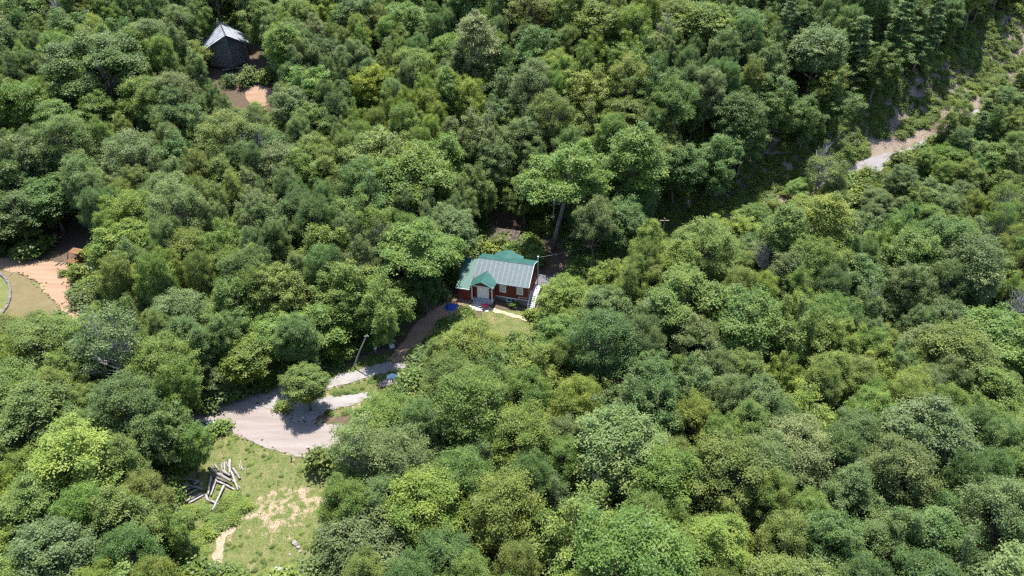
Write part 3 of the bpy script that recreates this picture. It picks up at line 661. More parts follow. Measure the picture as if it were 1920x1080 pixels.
# fill the rest of the wood
def wood_colour(x, y, px, py):
    v = mnoise.noise(Vector((x / 22, y / 22, 1.7))) + rt.uniform(-0.45, 0.45)
    if px > 1050 and py > 420 + 0.0 * px: seq = [(-0.42, 'D'), (-0.2, 'P'), (0.06, 'G'), (0.36, 'O'), (9, 'L')]
    elif px > 1250 and py < 300: seq = [(-0.02, 'D'), (0.16, 'P'), (0.40, 'G'), (9, 'O')]
    elif py > 600 and px < 400: seq = [(-0.3, 'D'), (-0.1, 'P'), (0.4, 'G'), (9, 'L')]
    else: seq = [(-0.24, 'D'), (0.0, 'P'), (0.26, 'G'), (0.5, 'O'), (9, 'L')]
    for t, c_ in seq:
        if v < t: return c_
def shape_pick(px, py):
    u = rt.random()
    if px > 1350 and py < 230: w_ = (('C', .2), ('R', .7), ('T', .85), ('F', 1))
    elif px < 420 and py > 700: w_ = (('H', .45), ('R', .75), ('F', 1))
    elif px > 600 and py > 620: w_ = (('F', .48), ('R', .78), ('H', .86), ('B', .93), ('S', 1))
    else: w_ = (('R', .46), ('F', .68), ('B', .78), ('T', .88), ('H', .96), ('S', 1))
    for k, v in w_:
        if u < v: return k
cells = {}
def put(t): cells.setdefault((int(t['x'] // 12), int(t['y'] // 12)), []).append(t)
for t in trees: put(t)
cand = []
for _ in range(26000):
    y = rt.uniform(28, 285); wx = 0.80 * math.hypot(y, 60) + 18; cand.append((rt.uniform(-wx, wx), y))
for x, y in cand:
    z = H(x, y); px, py, dd = proj((x, y, z + 10))
    if px < -260 or px > 2180 or py < -190 or py > 1330: continue
    shp = shape_pick(px, py); key = shp + str(rt.randrange(NV[shp])); kr, kc, kt = KIND[key][2:]
    u = rt.random(); r = 2.7 + 3.5 * u * u
    if shp == 'T': r *= 0.74
    if shp == 'C': r *= 0.66
    if shp == 'B': r *= 1.15
    bdv, al = bank_d(x, y); r = r * 0.92 if py < 560 else r
    h = (2.5 if py < 560 and shp not in 'TC' else 0) + r * {'T': 4.4, 'C': 4.6}.get(shp, 1.5) + (0 if shp in 'TC' else 8.0) + rt.uniform(-1, 2)
    if al > 5 and -8 < bdv < 9.0: continue
    if al > 3 and -30 < bdv <= -7: h = min(h, (7.0 if px < 1700 else 11.0) + 0.08 * (-bdv - 7)) * rt.uniform(0.85, 1.0); r = min(r, 3.3)
    bad = False
    for i in range(-1, 2):
        for j in range(-1, 2):
            for o in cells.get((int(x // 12) + i, int(y // 12) + j), ()):
                need = 0.60 * (r + o['r'])
                if (o['x'] - x) ** 2 + (o['y'] - y) ** 2 < need * need: bad = True; break
            if bad: break
        if bad: break
    if bad: continue
    if any(pin(g, x, y) for g in GROUNDS) or pin(RDW, x, y) or pin(hrect, x, y) or pin(lrect, x, y): continue
    cpx, cpy, cd = proj((x, y, z + h * kc / kt)); rp_ = r * FPX / cd; vp_ = h * 0.33 * 0.8 * FPX / cd
    for poly in CLEAR:
        bx0, bx1 = min(p[0] for p in poly) - 140, max(p[0] for p in poly) + 140; by0, by1 = min(p[1] for p in poly) - 140, max(p[1] for p in poly) + 140
        if bx0 < cpx < bx1 and by0 < cpy < by1 and min(dist_poly(poly, cpx, cpy), dist_poly(poly, cpx, cpy - vp_ * 0.4)) < 0.97 * max(rp_, vp_): bad = True; break
    if bad: continue
    t = dict(x=x, y=y, r=r, h=h, col=wood_colour(x, y, px, py), key=key, hand=False); trees.append(t); put(t)
for t in trees:
    z = H(t['x'], t['y']); kt = KIND[t['key']][4]; kc = KIND[t['key']][3]
    cpx, cpy, cd = proj((t['x'], t['y'], z + t['h'] * kc / kt)); t.update(z=z, px=cpx, py=cpy, rp=t['r'] * FPX / cd)
    c0 = TINT[t['col']]; j = rt.uniform(0.86, 1.16); t['tint'] = tuple(c * j * rt.uniform(0.94, 1.06) for c in c0)
    t['rot'] = rt.uniform(0, 6.283)
vis = [t for t in trees if -0.3 * t['rp'] < t['px'] < 1920 + 0.3 * t['rp'] and -0.3 * t['rp'] < t['py'] < 1080 + 0.3 * t['rp']]
vis.sort(key=lambda t: (not t['hand'], -t['rp']))
N_IND = 300
single = vis[:N_IND]; sid = {id(t) for t in single}
rest = [t for t in trees if id(t) not in sid]
print('TREES', len(trees), 'visible', len(vis), 'hand', len(HAND))

def place_words(px, py):
    if px > 1560 and 140 < py < 330: return 'by the paved road'
    if py < 250 and px < 330: return 'left of the log house'
    if py < 330 and px < 640: return 'near the log house'
    if px < 330 and 330 <= py < 560: return 'near the dirt track'
    if px < 420 and py >= 560: return 'left of the log piles'
    if px < 860 and 330 <= py < 760: return 'uphill of the driveway'
    if py < 470 and px < 1250: return 'uphill behind the cabin'
    if py < 420: return 'above the cut bank'
    if px < 1010 and py < 800: return 'below the cabin yard'
    if px < 1010: return 'below the gravel road'
    if py < 700: return 'right of the cabin'
    return 'in the lower right wood'
SPECIAL = {
 (697,165): 'bright yellow round tree on the slope above the cabin', (905,85): 'pale green tall oval tree near the top centre',
 (572,724): 'small olive round tree standing alone between road and driveway', (1712,822): 'large grey-green tree with flat leaf layers in lower right wood',
 (1505,865): 'pale whitish-green airy tree beside the large layered tree', (1042,322): 'tall broad tree with bare trunk rising right behind the cabin',
 (205,650): 'thin grey-limbed tree between dirt track and gravel road', (465,668): 'yellow-green oval tree at the top edge of the road bend',
 (408,705): 'small grey-green tree at the left end of the gravel road', (186,482): 'small dark green tree touching the rusty machine',
 (1545,322): 'thin tree standing before the cut bank left of the paved road', (678,850): 'thin grey-limbed tree overhanging the gravel road by the wooden post',
}
ORD = ['nearest', 'second nearest', 'third nearest', 'fourth nearest', 'fifth nearest', 'sixth nearest', 'seventh nearest', 'eighth nearest', 'ninth nearest', 'tenth nearest', 'eleventh nearest', 'twelfth nearest', 'thirteenth nearest', 'fourteenth nearest', 'fifteenth nearest', 'sixteenth nearest']
labels, fam = {}, {}
for i, t in enumerate(single):
    for (sx, sy), s_ in SPECIAL.items():
        if t['hand'] and abs(t['px'] - sx) < 2 and abs(t['py'] - sy) < 2: labels[i] = s_
    if i not in labels: fam.setdefault((CNAME[t['col']] if t['key'][0] != 'X' else 'grey', SNAME[t['key'][0]], place_words(t['px'], t['py'])), []).append(i)
for (cn, sn, pw), ids in fam.items():
    ids.sort(key=lambda i: math.hypot(single[i]['px'] - 940, single[i]['py'] - 530))
    for q, i in enumerate(ids):
        labels[i] = '%s %s %s' % (cn, sn, pw) + ('' if len(ids) == 1 else ', %s to the cabin' % ORD[min(q, 15)])
proto_t, proto_c = {}, {}
for ti, t in enumerate(single):
    tk, ck, kr, kc, kt = KIND[t['key']]
    e = empty('pine_tree' if t['key'][0] == 'C' else 'broadleaf_tree', (t['x'], t['y'], t['z'] - 0.1), t['rot'])
    s = t['r'] / kr; e.scale = (s * rt.uniform(0.86, 1.14), s * rt.uniform(0.86, 1.14), t['h'] / kt); e.rotation_euler = (rt.uniform(-0.1, 0.1), rt.uniform(-0.1, 0.1), t['rot'])
    o1 = link(bpy.data.objects.new('trunk', tk), e); o2 = link(bpy.data.objects.new('crown', ck), e)
    o2['leaf_tint'] = t['tint']
    tag(e, labels[ti], 'tree', 'pines in the wood' if t['key'][0] == 'C' else 'broadleaf trees of the wood')
    proto_t.setdefault(t['key'], o1); proto_c.setdefault(t['key'], o2)
for k in KEYS:      # every kind is needed as a source for the rest of the wood
    if k not in proto_t:
        k2 = next(q for q in KEYS if q[0] == k[0] and q in proto_t); proto_t[k] = proto_t[k2]; proto_c[k] = proto_c[k2]

def scatter(name, pts, sources_list, label, cat):
    """one object of instances: pts rows (x,y,z,rot,sx,sz,idx,r,g,b); sources_list = lists of objects picked by idx"""
    a = np.array(pts, np.float32); me = bpy.data.meshes.new(name); me.vertices.add(len(a)); me.vertices.foreach_set('co', a[:, :3].ravel())
    def put_attr(nm, typ, vals, field):
        at_ = me.attributes.new(nm, typ, 'POINT'); at_.data.foreach_set(field, np.ascontiguousarray(vals, dtype=np.int32 if typ == 'INT' else np.float32).ravel())
    rot = np.zeros((len(a), 3)); rot[:, 2] = a[:, 3]
    put_attr('i_rot', 'FLOAT_VECTOR', rot, 'vector'); put_attr('i_scale', 'FLOAT_VECTOR', np.stack([a[:, 4], a[:, 4], a[:, 5]], 1), 'vector')
    put_attr('i_pick', 'INT', a[:, 6].astype(np.int32), 'value')
    put_attr('leaf_tint', 'FLOAT_COLOR', np.concatenate([a[:, 7:10], np.ones((len(a), 1))], 1), 'color')
    me.update(); o = link(bpy.data.objects.new(name, me))
    g = bpy.data.node_groups.new(name + '_nodes', 'GeometryNodeTree')
    g.interface.new_socket('Geometry', in_out='INPUT', socket_type='NodeSocketGeometry'); g.interface.new_socket('Geometry', in_out='OUTPUT', socket_type='NodeSocketGeometry')
    N_ = g.nodes; L_ = g.links; gi = N_.new('NodeGroupInput'); go = N_.new('NodeGroupOutput'); jo = N_.new('GeometryNodeJoinGeometry')
    def named(nm, typ):
        q = N_.new('GeometryNodeInputNamedAttribute'); q.data_type = typ; q.inputs['Name'].default_value = nm; return q.outputs[0]
    for src in sources_list:
        gj = N_.new('GeometryNodeJoinGeometry')
        for so in reversed(src):
            oi_ = N_.new('GeometryNodeObjectInfo'); oi_.transform_space = 'ORIGINAL'; oi_.inputs['Object'].default_value = so; oi_.inputs['As Instance'].default_value = True
            L_.new(oi_.outputs['Geometry'], gj.inputs[0])
        ip = N_.new('GeometryNodeInstanceOnPoints'); ip.inputs['Pick Instance'].default_value = True
        L_.new(gi.outputs[0], ip.inputs['Points']); L_.new(gj.outputs[0], ip.inputs['Instance'])
        L_.new(named('i_pick', 'INT'), ip.inputs['Instance Index']); L_.new(named('i_rot', 'FLOAT_VECTOR'), ip.inputs['Rotation']); L_.new(named('i_scale', 'FLOAT_VECTOR'), ip.inputs['Scale'])
        L_.new(ip.outputs[0], jo.inputs[0])
    L_.new(jo.outputs[0], go.inputs[0])
    md = o.modifiers.new('scatter', 'NODES'); md.node_group = g
    return tag(o, label, cat, kind='stuff')
rows = []
for t in rest:
    kt, kr = KIND[t['key']][4], KIND[t['key']][2]; s = t['r'] / kr
    rows.append((t['x'], t['y'], t['z'] - 0.1, t['rot'], s, t['h'] / kt, KEYS.index(t['key']), *t['tint']))
scatter('far_wood', rows, [[proto_c[k] for k in KEYS], [proto_t[k] for k in KEYS]], 'rest of the dense green wood filling between the nearer trees', 'wood')

# undergrowth on the forest floor
GROUNDS.append(RDW)
def make_bush(x, y, s, colr, label, key, name='bush', sz=None):
    tk, ck, kr, kc, kt = KIND[key]; e = empty(name, on(x, y, -0.05), rt.uniform(0, 6.28)); e.scale = (s, s, sz or s)
    o1 = link(bpy.data.objects.new('stem', tk), e); o2 = link(bpy.data.objects.new('foliage', ck), e); j = rt.uniform(0.9, 1.12)
    o2['leaf_tint'] = tuple(c * j for c in TINT[colr]); tag(e, label, 'bush', 'bushes at the clearings'); return o2
bush_src = {}
BUSH = [(745, 735, 1.0, 'G', 'green bush beside the firewood stack below the driveway'), (700, 755, 0.9, 'O', 'olive bush on the bare bank below the driveway'),
 (1000, 588, 1.0, 'L', 'yellow-green bush at the foot of the cabin stairs'), (962, 571, 0.55, 'G', 'small green bush against the cabin basement window'),
 (528, 762, 0.8, 'O', 'low olive bush at the inside of the road bend'), (1000, 470, 1.3, 'L', 'sunlit bush behind the right end of the cabin roof'),
 (960, 478, 1.0, 'L', 'yellow-green bush just behind the cabin rear roof'), (1078, 500, 1.1, 'G', 'green bush at the base of the tall bare trunk'),
 (120, 512, 0.6, 'O', 'low olive weed clump in front of the rusty machine'), (140, 508, 0.7, 'L', 'yellow-green weed clump below the rusty machine')]
for i, (px, py, s_, c_, lb) in enumerate(BUSH):
    p = at(px, py, 0.8 * s_); k = 'U%d' % (i % 3); bush_src.setdefault(k, make_bush(p.x, p.y, s_, c_, lb, k))
UK = ['U0', 'U1', 'U2']
rows = []
VISN = [PW[k] for k in ('sand_a', 'barn_soil', 'barn_soil2', 'litter', 'island', 'bare_drive')] + [lrect, poly_world([(590, 742), (760, 695), (772, 780), (650, 805), (605, 875), (545, 875), (585, 800)]), poly_world([(95, 455), (170, 455), (180, 520), (100, 515)]), poly_world([(728, 665), (765, 603), (812, 566), (875, 548), (885, 592), (822, 612), (795, 662), (765, 690)]), poly_world([(1012, 440), (1065, 440), (1060, 505), (1010, 505)]), poly_world([(350, 795), (400, 795), (395, 830), (350, 830)]), poly_world([(640, 690), (760, 640), (770, 670), (650, 715)]), poly_world([(390, 160), (525, 160), (525, 205), (460, 205)])]
for _ in range(11000):
    y = rt.uniform(40, 240); wx = 0.75 * math.hypot(y, 60) + 5; x = rt.uniform(-wx, wx)
    if any(pin(g, x, y) for g in GROUNDS) or any(pin(g, x, y) for g in VISN) or pin(hrect, x, y): continue
    bdv, al = bank_d(x, y)
    if al > 3 and -7 < bdv < 12 and rt.random() < 0.8: continue
    c_ = TINT[rt.choice('DGGGOOLP')]; j = rt.uniform(0.8, 1.15); s_ = rt.uniform(0.7, 1.5) if not (al > 3 and -5 < bdv < 7) else rt.uniform(0.35, 0.75)
    rows.append((x, y, H(x, y) - 0.1, rt.uniform(0, 6.28), s_, s_ * rt.uniform(0.8, 1.4), rt.randrange(3), *(v * j for v in c_)))
for _ in range(4200):
    i = rt.randrange(0, 8); a, b_ = BANK[i], BANK[i + 1]; t = rt.random(); d = rt.uniform(-2.5, 12)
    dx, dy = b_[0] - a[0], b_[1] - a[1]; ll = math.hypot(dx, dy); x, y = a[0] + dx * t - dy / ll * d, a[1] + dy * t + dx / ll * d
    if pin(RDW, x, y) or pin(hrect, x, y) or mnoise.noise(Vector((x / 4, y / 4, 4.4))) < -0.48: continue
    c_ = TINT[rt.choice('OOLPG')]; j = rt.uniform(0.8, 1.15); s_ = rt.uniform(0.3, 0.85)
    rows.append((x, y, H(x, y) - 0.1, rt.uniform(0, 6.28), s_, s_ * rt.uniform(0.6, 1.1), rt.randrange(3), *(v * j for v in c_)))
scatter('undergrowth', rows, [[bush_src[k] for k in UK]], 'leafy undergrowth covering the forest floor between the trunks', 'undergrowth')

# ------------------------------------------------------------------ the cabin
def board_wall(along, fixed, a0, a1, z0, z1, th, openings=(), bw=0.21, top=None, rng=random.Random(3)):
    """vertical boards; along 'x' or 'y'; fixed = outer face coordinate, th = signed thickness inward; top(a) gives a sloping head"""
    mb = MB(); k = max(1, round((a1 - a0) / bw)); st = (a1 - a0) / k
    for i in range(k):
        b0, b1 = a0 + i * st + 0.008, a0 + (i + 1) * st - 0.008; c_ = (b0 + b1) / 2
        segs = [(z0, top(c_) if top else z1)]
        for o0, o1, p0, p1 in openings:
            if o0 < c_ < o1:
                segs = [q for s0, s1 in segs for q in ((s0, min(s1, p0)), (max(s0, p1), s1)) if q[1] - q[0] > 0.02]
        j = rng.uniform(0, 0.014) * (1 if th < 0 else -1)
        for s0, s1 in segs:
            f0, f1 = sorted((fixed + j, fixed + th))
            if along == 'x': mb.box(b0, b1, f0, f1, s0, s1)
            else: mb.box(f0, f1, b0, b1, s0, s1)
    # backing behind the joints
    f0, f1 = sorted((fixed + th * 0.5, fixed + th * 0.95))
    return mb
def window(parent, x0, x1, z0, z1, y, trim=0.11, bars=(1, 1), pane='glass_dark', name='window', fm='white_paint', label=None):
    """window in a wall facing -y; y = wall face"""
    f = MB(); f.box(x0 - trim, x0 + 0.03, y - 0.045, y + 0.06, z0 - trim, z1 + trim); f.box(x1 - 0.03, x1 + trim, y - 0.045, y + 0.06, z0 - trim, z1 + trim)
    f.box(x0 + 0.03, x1 - 0.03, y - 0.045, y + 0.06, z1 - 0.03, z1 + trim); f.box(x0 + 0.03, x1 - 0.03, y - 0.07, y + 0.06, z0 - trim, z0 + 0.03)
    o = f.build(name, fm, parent)
    if label: o['label'] = label
    for i in range(bars[0]):
        for j in range(bars[1]):
            a = x0 + 0.03 + (x1 - x0 - 0.06) * i / bars[0]; b_ = x0 + 0.03 + (x1 - x0 - 0.06) * (i + 1) / bars[0]
            c_ = z0 + 0.03 + (z1 - z0 - 0.06) * j / bars[1]; d_ = z0 + 0.03 + (z1 - z0 - 0.06) * (j + 1) / bars[1]
            MB().box(a + 0.025, b_ - 0.025, y + 0.03, y + 0.045, c_ + 0.025, d_ - 0.025).build('pane', pane, o)
    s = MB()
    for i in range(1, bars[0]): a = x0 + 0.03 + (x1 - x0 - 0.06) * i / bars[0]; s.box(a - 0.025, a + 0.025, y + 0.0, y + 0.05, z0 + 0.03, z1 - 0.03)
    for j in range(1, bars[1]): c_ = z0 + 0.03 + (z1 - z0 - 0.06) * j / bars[1]; s.box(x0 + 0.03, x1 - 0.03, y + 0.004, y + 0.054, c_ - 0.025, c_ + 0.025)
    if s.v: s.build('glazing_bar', fm, o)
    return o
hz0 = H(HX, HY) - 0.05
CS = 0.91
cab = empty('cabin', (HX, HY, hz0), HROT); cab.scale = (CS, CS, CS)
tag(cab, 'red board cabin with green and worn grey metal roofs in the forest clearing', 'cabin')
ZF, ZW = 1.6, 4.965
# foundation and floors
W1, W2 = (-5.25, -4.25, ZF + 1.12, ZF + 2.5), (-1.98, -0.98, ZF + 1.12, ZF + 2.5)
BW = (-3.95, -2.35, ZF - 0.95, ZF - 0.22)
fd = MB(); fd.box(-10.15, BW[0], 0.03, 0.25, -1.2, ZF - 0.1); fd.box(BW[1], -0.05, 0.03, 0.25, -1.2, ZF - 0.1); fd.box(BW[0], BW[1], 0.03, 0.25, -1.2, BW[2]); fd.box(BW[0], BW[1], 0.03, 0.25, BW[3], ZF - 0.1)
fd.box(-0.25, -0.05, 0.25, 6.25, -1.2, ZF - 0.1); fd.box(-10.15, -0.05, 6.0, 6.25, -1.2, ZF - 0.1)
fd.build('foundation', 'block_grey', cab)
MB().box(-12.75, -10.2, -2.36, 3.5, -0.5, 1.34).build('foundation', 'foundation_pale', cab)['label'] = 'pale masonry foundation under the side wing'
MB().box(-10.2, 0, 0.02, 6.3, ZF - 0.1, ZF).build('floor', 'dark_wood', cab)
wl = board_wall('x', 0.0, -10.2, 0.0, ZF, ZW, 0.12, [W1, W2]); wl.box(-10.2, W1[0], 0.07, 0.13, ZF, ZW); wl.box(W1[1], W2[0], 0.07, 0.13, ZF, ZW); wl.box(W2[1], 0, 0.07, 0.13, ZF, ZW)
for q in (W1, W2): wl.box(q[0], q[1], 0.07, 0.13, ZF, q[2]); wl.box(q[0], q[1], 0.07, 0.13, q[3], ZW)
wl.build('wall', 'red_board', cab)
gt = lambda y: (4.965 + 0.60 * y if y < 3.8 else 7.245 - 0.375 * (y - 3.8)) - 0.06
board_wall('y', 0.0, 0.02, 6.3, ZF, ZW, -0.12, top=gt).prism([(-0.07, 0.02, ZF), (-0.07, 6.3, ZF), (-0.07, 6.3, gt(6.3)), (-0.07, 3.8, gt(3.8)), (-0.07, 0.02, gt(0.02))], (-0.04, 0, 0)).build('wall', 'red_board', cab)
board_wall('x', 6.3, -10.2, 0, ZF, gt(6.3), -0.12).box(-10.2, 0, 6.19, 6.23, ZF, gt(6.3)).build('wall', 'red_board', cab)
board_wall('y', -10.2, 0.0, 6.3, ZF - 1, ZW, 0.12, top=gt).prism([(-10.13, 0.02, ZF - 1), (-10.13, 6.3, ZF - 1), (-10.13, 6.3, gt(6.3)), (-10.13, 3.8, gt(3.8)), (-10.13, 0.02, gt(0.02))], (0.04, 0, 0)).build('wall', 'red_board', cab)
window(cab, *W1, 0.0, bars=(1, 2), pane='curtain'); window(cab, *W2, 0.0, bars=(1, 2), pane='curtain')
window(cab, *BW, 0.03, bars=(2, 1), name='basement_window')
MB().box(-6.18, -4.2, -0.05, 0.0, ZF - 0.09, ZF + 0.03).box(-4.18, 0.04, -0.05, 0.0, ZF - 0.12, ZF + 0.0).build('trim_board', 'white_paint', cab)
MB().box(-1.7, 0.02, -0.06, -0.02, ZF + 0.42, ZF + 0.48).box(-1.76, -1.7, -0.06, -0.02, ZF + 0.02, ZF + 0.48).build('drain_pipe', 'white_paint', cab)
MB().box(-0.09, 0.03, -0.03, 0.02, ZF, ZW - 0.05).build('corner_board', 'red_board', cab)
# main roof: lapped sheets on the front slope, each a piece of its own
SL, NS = math.hypot(4.22, 4.22 * 0.60), 12
pw_ = 10.8 / NS
def sheet_mesh(wd, ln):
    xs, zs = [], []; k = 4
    for i in range(k):
        a = wd * i / k
        for dx, dz in ((0.0, 0.0), (0.012, 0.028), (0.045, 0.028), (0.057, 0.0)): xs.append(a + dx); zs.append(dz)
    xs.append(wd + 0.02); zs.append(0.0)
    mb = MB(); q = len(xs)
    mb.add([(x, 0, z + 0.002) for x, z in zip(xs, zs)] + [(x, ln, z + 0.002) for x, z in zip(xs, zs)], [(i, i + 1, q + i + 1, q + i) for i in range(q - 1)])
    mb.box(0.0, wd, 0.01, ln - 0.01, -0.03, -0.001)
    return mb
shd = sheet_mesh(pw_, SL).data('roof_sheet', 'worn_roof')
roof = MB().slab([(-10.5, -0.35, 4.73), (0.3, -0.35, 4.73), (0.3, 3.81, 7.22), (-10.5, 3.81, 7.22)], 0.10).build('roof', 'dark_wood', cab); roof['label'] = 'main front roof slope of worn grey-green metal sheets'
for i in range(NS):
    o = link(bpy.data.objects.new('roof_sheet', shd), roof); o.location = (-10.5 + i * pw_, -0.39, 4.745 + 0.003 * (i % 2)); o.rotation_euler = (math.atan(0.60), 0, 0)
def ribbed(q, mname, nm, parent, pitch=0.45, th=0.05):
    """metal roof plane q = eave-left, eave-right, ridge-right, ridge-left with raised seams"""
    q = [Vector(p) for p in q]; mb = MB().slab(q, th); nn = (q[1] - q[0]).cross(q[3] - q[0]).normalized(); k = max(2, int((q[1] - q[0]).length / pitch))
    for i in range(k + 1):
        t = min(0.995, max(0.005, i / k)); a, b_ = q[0].lerp(q[1], t) + nn * 0.015, q[3].lerp(q[2], t) + nn * 0.015
        if (b_ - a).length > 0.1: mb.bar(a, b_, 0.045, 0.035)
    return mb.build(nm, mname, parent)
rr = ribbed([(0.3, 6.75, 6.19), (-10.5, 6.75, 6.19), (-10.5, 3.78, 7.30), (0.3, 3.78, 7.30)], 'green_metal', 'roof', cab); rr['label'] = 'green metal rear roof slope'
MB().prism([(-10.5, 3.5, 7.13), (-10.5, 3.8, 7.36), (-10.5, 4.1, 7.25), (-10.5, 4.1, 7.22), (-10.5, 3.8, 7.32), (-10.5, 3.5, 7.10)], (10.8, 0, 0)).build('ridge_cap', 'green_metal', cab)
MB().box(-10.5, 0.3, -0.41, -0.37, 4.58, 4.73).build('fascia', 'white_paint', cab)
MB().bar((0.33, -0.37, 4.68), (0.33, 3.8, 7.19), 0.04, 0.16).bar((0.33, 3.8, 7.19), (0.33, 6.75, 6.10), 0.04, 0.16).build('barge_board', 'white_paint', cab)
# rear wing
ribbed([(-8.1, 6.7, 6.15), (-5.6, 4.1, 7.22), (-5.6, 7.7, 7.16), (-8.1, 7.7, 6.10)][::-1], 'green_metal', 'roof', cab)['label'] = 'green roof half over the rear wing'
ribbed([(-5.6, 4.1, 7.22), (-2.6, 6.7, 6.15), (-2.6, 7.5, 6.10), (-5.6, 7.7, 7.16)][::-1], 'green_metal', 'roof', cab)
rw = board_wall('x', 7.5, -7.8, -2.9, 0.2, 5, -0.12, top=lambda x: 7.0 - 0.4 * abs(x + 5.6)); rw.box(-7.8, -7.68, 6.32, 7.5, 0.2, 6.0); rw.box(-3.02, -2.9, 6.32, 7.5, 0.2, 6.0); rw.build('wall', 'red_board', cab)
# side wing
wing = board_wall('x', -2.4, -12.8, -10.15, 1.35, 4.0, 0.12); wing.box(-12.8, -10.15, -2.33, -2.29, 1.35, 4.0); wing.build('wall', 'red_board', cab)
wt = lambda y: 4.0 + 0.42 * (y + 2.6)
board_wall('y', -12.8, -2.4, 3.6, 1.35, 3, 0.12, top=wt).prism([(-12.73, -2.4, 1.35), (-12.73, 3.6, 1.35), (-12.73, 3.6, wt(3.6)), (-12.73, -2.4, wt(-2.4))], (0.04, 0, 0)).build('wall', 'red_board', cab)
board_wall('y', -10.18, -2.4, 0.0, 1.35, 3, -0.12, top=wt).prism([(-10.25, -2.4, 1.35), (-10.25, 0, 1.35), (-10.25, 0, wt(0)), (-10.25, -2.4, wt(-2.4))], (-0.04, 0, 0)).build('wall', 'red_board', cab)
ribbed([(-13.1, -2.65, 4.05), (-10.42, -2.65, 4.05), (-10.42, 3.7, 6.72), (-13.1, 3.7, 6.72)], 'green_metal', 'roof', cab)['label'] = 'shaded green lean-to roof over the side wing'
MB().box(-13.1, -10.45, -2.72, -2.67, 3.88, 4.04).build('fascia', 'white_paint', cab)
# porch
PX0, PX1, PXM, ZE, ZP = -10.1, -6.2, -8.2, 4.9, 5.92
MB().box(PX0 - 0.02, PX1, -2.3, 0.0, ZF - 0.14, ZF).box(PX0 + 0.1, PX1 - 0.1, -2.2, -0.05, -0.6, ZF - 0.14).build('porch_floor', 'foundation_pale', cab)
DR = (-9.2, -7.15, ZF + 0.06, ZF + 2.35)
pwl = board_wall('x', -1.45, PX0, PX1, ZF, ZE + 0.5, 0.12, [DR], top=lambda x: ZE + 0.45 - 0.2 * abs(x - PXM))
pwl.box(PX0, DR[0], -1.38, -1.34, ZF, ZE); pwl.box(DR[1], PX1, -1.38, -1.34, ZF, ZE); pwl.box(DR[0], DR[1], -1.38, -1.34, DR[3], ZE); pwl.build('wall', 'red_board', cab)
board_wall('y', PX1, -1.45, 0.0, ZF, ZE, -0.12).box(PX1 - 0.11, PX1 - 0.07, -1.45, 0, ZF, ZE).build('wall', 'red_board', cab)
window(cab, DR[0], DR[1], DR[2] + 0.12, DR[3], -1.45, bars=(2, 1), pane='door_white', name='door', fm='door_white', label='pale double door under the porch gable')
gb = MB().prism([(PX0 - 0.1, -2.35, ZE + 0.02), (PX1 + 0.1, -2.35, ZE + 0.02), (PXM, -2.35, ZP - 0.12)], (0, 0.08, 0)); gb.build('gable_panel', 'red_board', cab)
MB().box(PX0 - 0.15, PX1 + 0.15, -2.41, -2.25, ZE - 0.14, ZE + 0.02).build('porch_beam', 'white_paint', cab)
for x in (PX0 + 0.02, PX1 - 0.02): MB().box(x - 0.07, x + 0.07, -2.35, -2.21, ZF, ZE - 0.14).build('porch_post', 'white_paint', cab)
ribbed([(PX0 - 0.34, -0.36, ZE - 0.12), (PX0 - 0.34, -2.6, ZE - 0.12), (PXM, -2.6, ZP), (PXM, 1.72, ZP)], 'green_metal', 'porch_roof', cab)['label'] = 'green porch roof slope facing the side wing'
ribbed([(PX1 + 0.34, -2.6, ZE - 0.12), (PX1 + 0.34, -0.36, ZE - 0.12), (PXM, 1.72, ZP), (PXM, -2.6, ZP)], 'green_metal', 'porch_roof', cab)['label'] = 'green porch roof slope facing the main roof'
MB().bar((PX1 - 0.02, -2.2, ZF + 0.85), (PX1 - 0.02, -1.5, ZF + 0.85), 0.07).bar((PX1 - 0.02, -2.2, ZF + 0.35), (PX1 - 0.02, -1.5, ZF + 0.35), 0.07).build('porch_rail', 'red_board', cab)
MB().box(PX0 + 0.2, PX1 - 0.5, -2.7, -2.32, -0.4, ZF - 0.22).build('step', 'foundation_pale', cab)
MB().box(-6.85, -6.6, -1.54, -1.48, ZF + 1.7, ZF + 1.85).build('wall_lamp', 'pale_panel', cab)
# stairs, landing and rear deck on the right end
nst = 8
for i in range(nst):
    z = (ZF - 0.02) * (i + 1) / (nst + 0.2); y = -0.75 + i * 0.36
    MB().box(0.24, 1.34, y, y + 0.31, z - 0.05, z).build('stair_tread', 'tread_white', cab)
y1 = -0.75 + nst * 0.36
for x in (0.17, 1.39): MB().bar((x, -0.78, 0.02), (x, y1, ZF - 0.08), 0.05, 0.24).build('stringer', 'white_paint', cab)
nb = 12
for i in range(nb):
    y = y1 + i * 0.29; MB().box(0.10, 1.46, y, y + 0.265, ZF - 0.08, ZF - 0.02).build('deck_board', 'tread_white', cab)
MB().box(0.12, 1.4, y1, y1 + 0.1, -0.9, ZF - 0.09).box(0.12, 0.22, y1 + 0.2, 8.9, ZF - 0.26, ZF - 0.09).box(1.34, 1.44, y1 + 0.2, 5.1, -0.9, ZF - 0.09).build('deck_frame', 'grey_deck', cab)
for i in range(13):
    y = 5.3 + i * 0.29; MB().box(0.1, 3.5, y, y + 0.265, ZF - 0.08, ZF - 0.02).build('deck_board', 'grey_deck', cab)
MB().box(3.3, 3.42, 5.3, 9.0, -0.9, ZF - 0.09).build('deck_frame', 'grey_deck', cab)
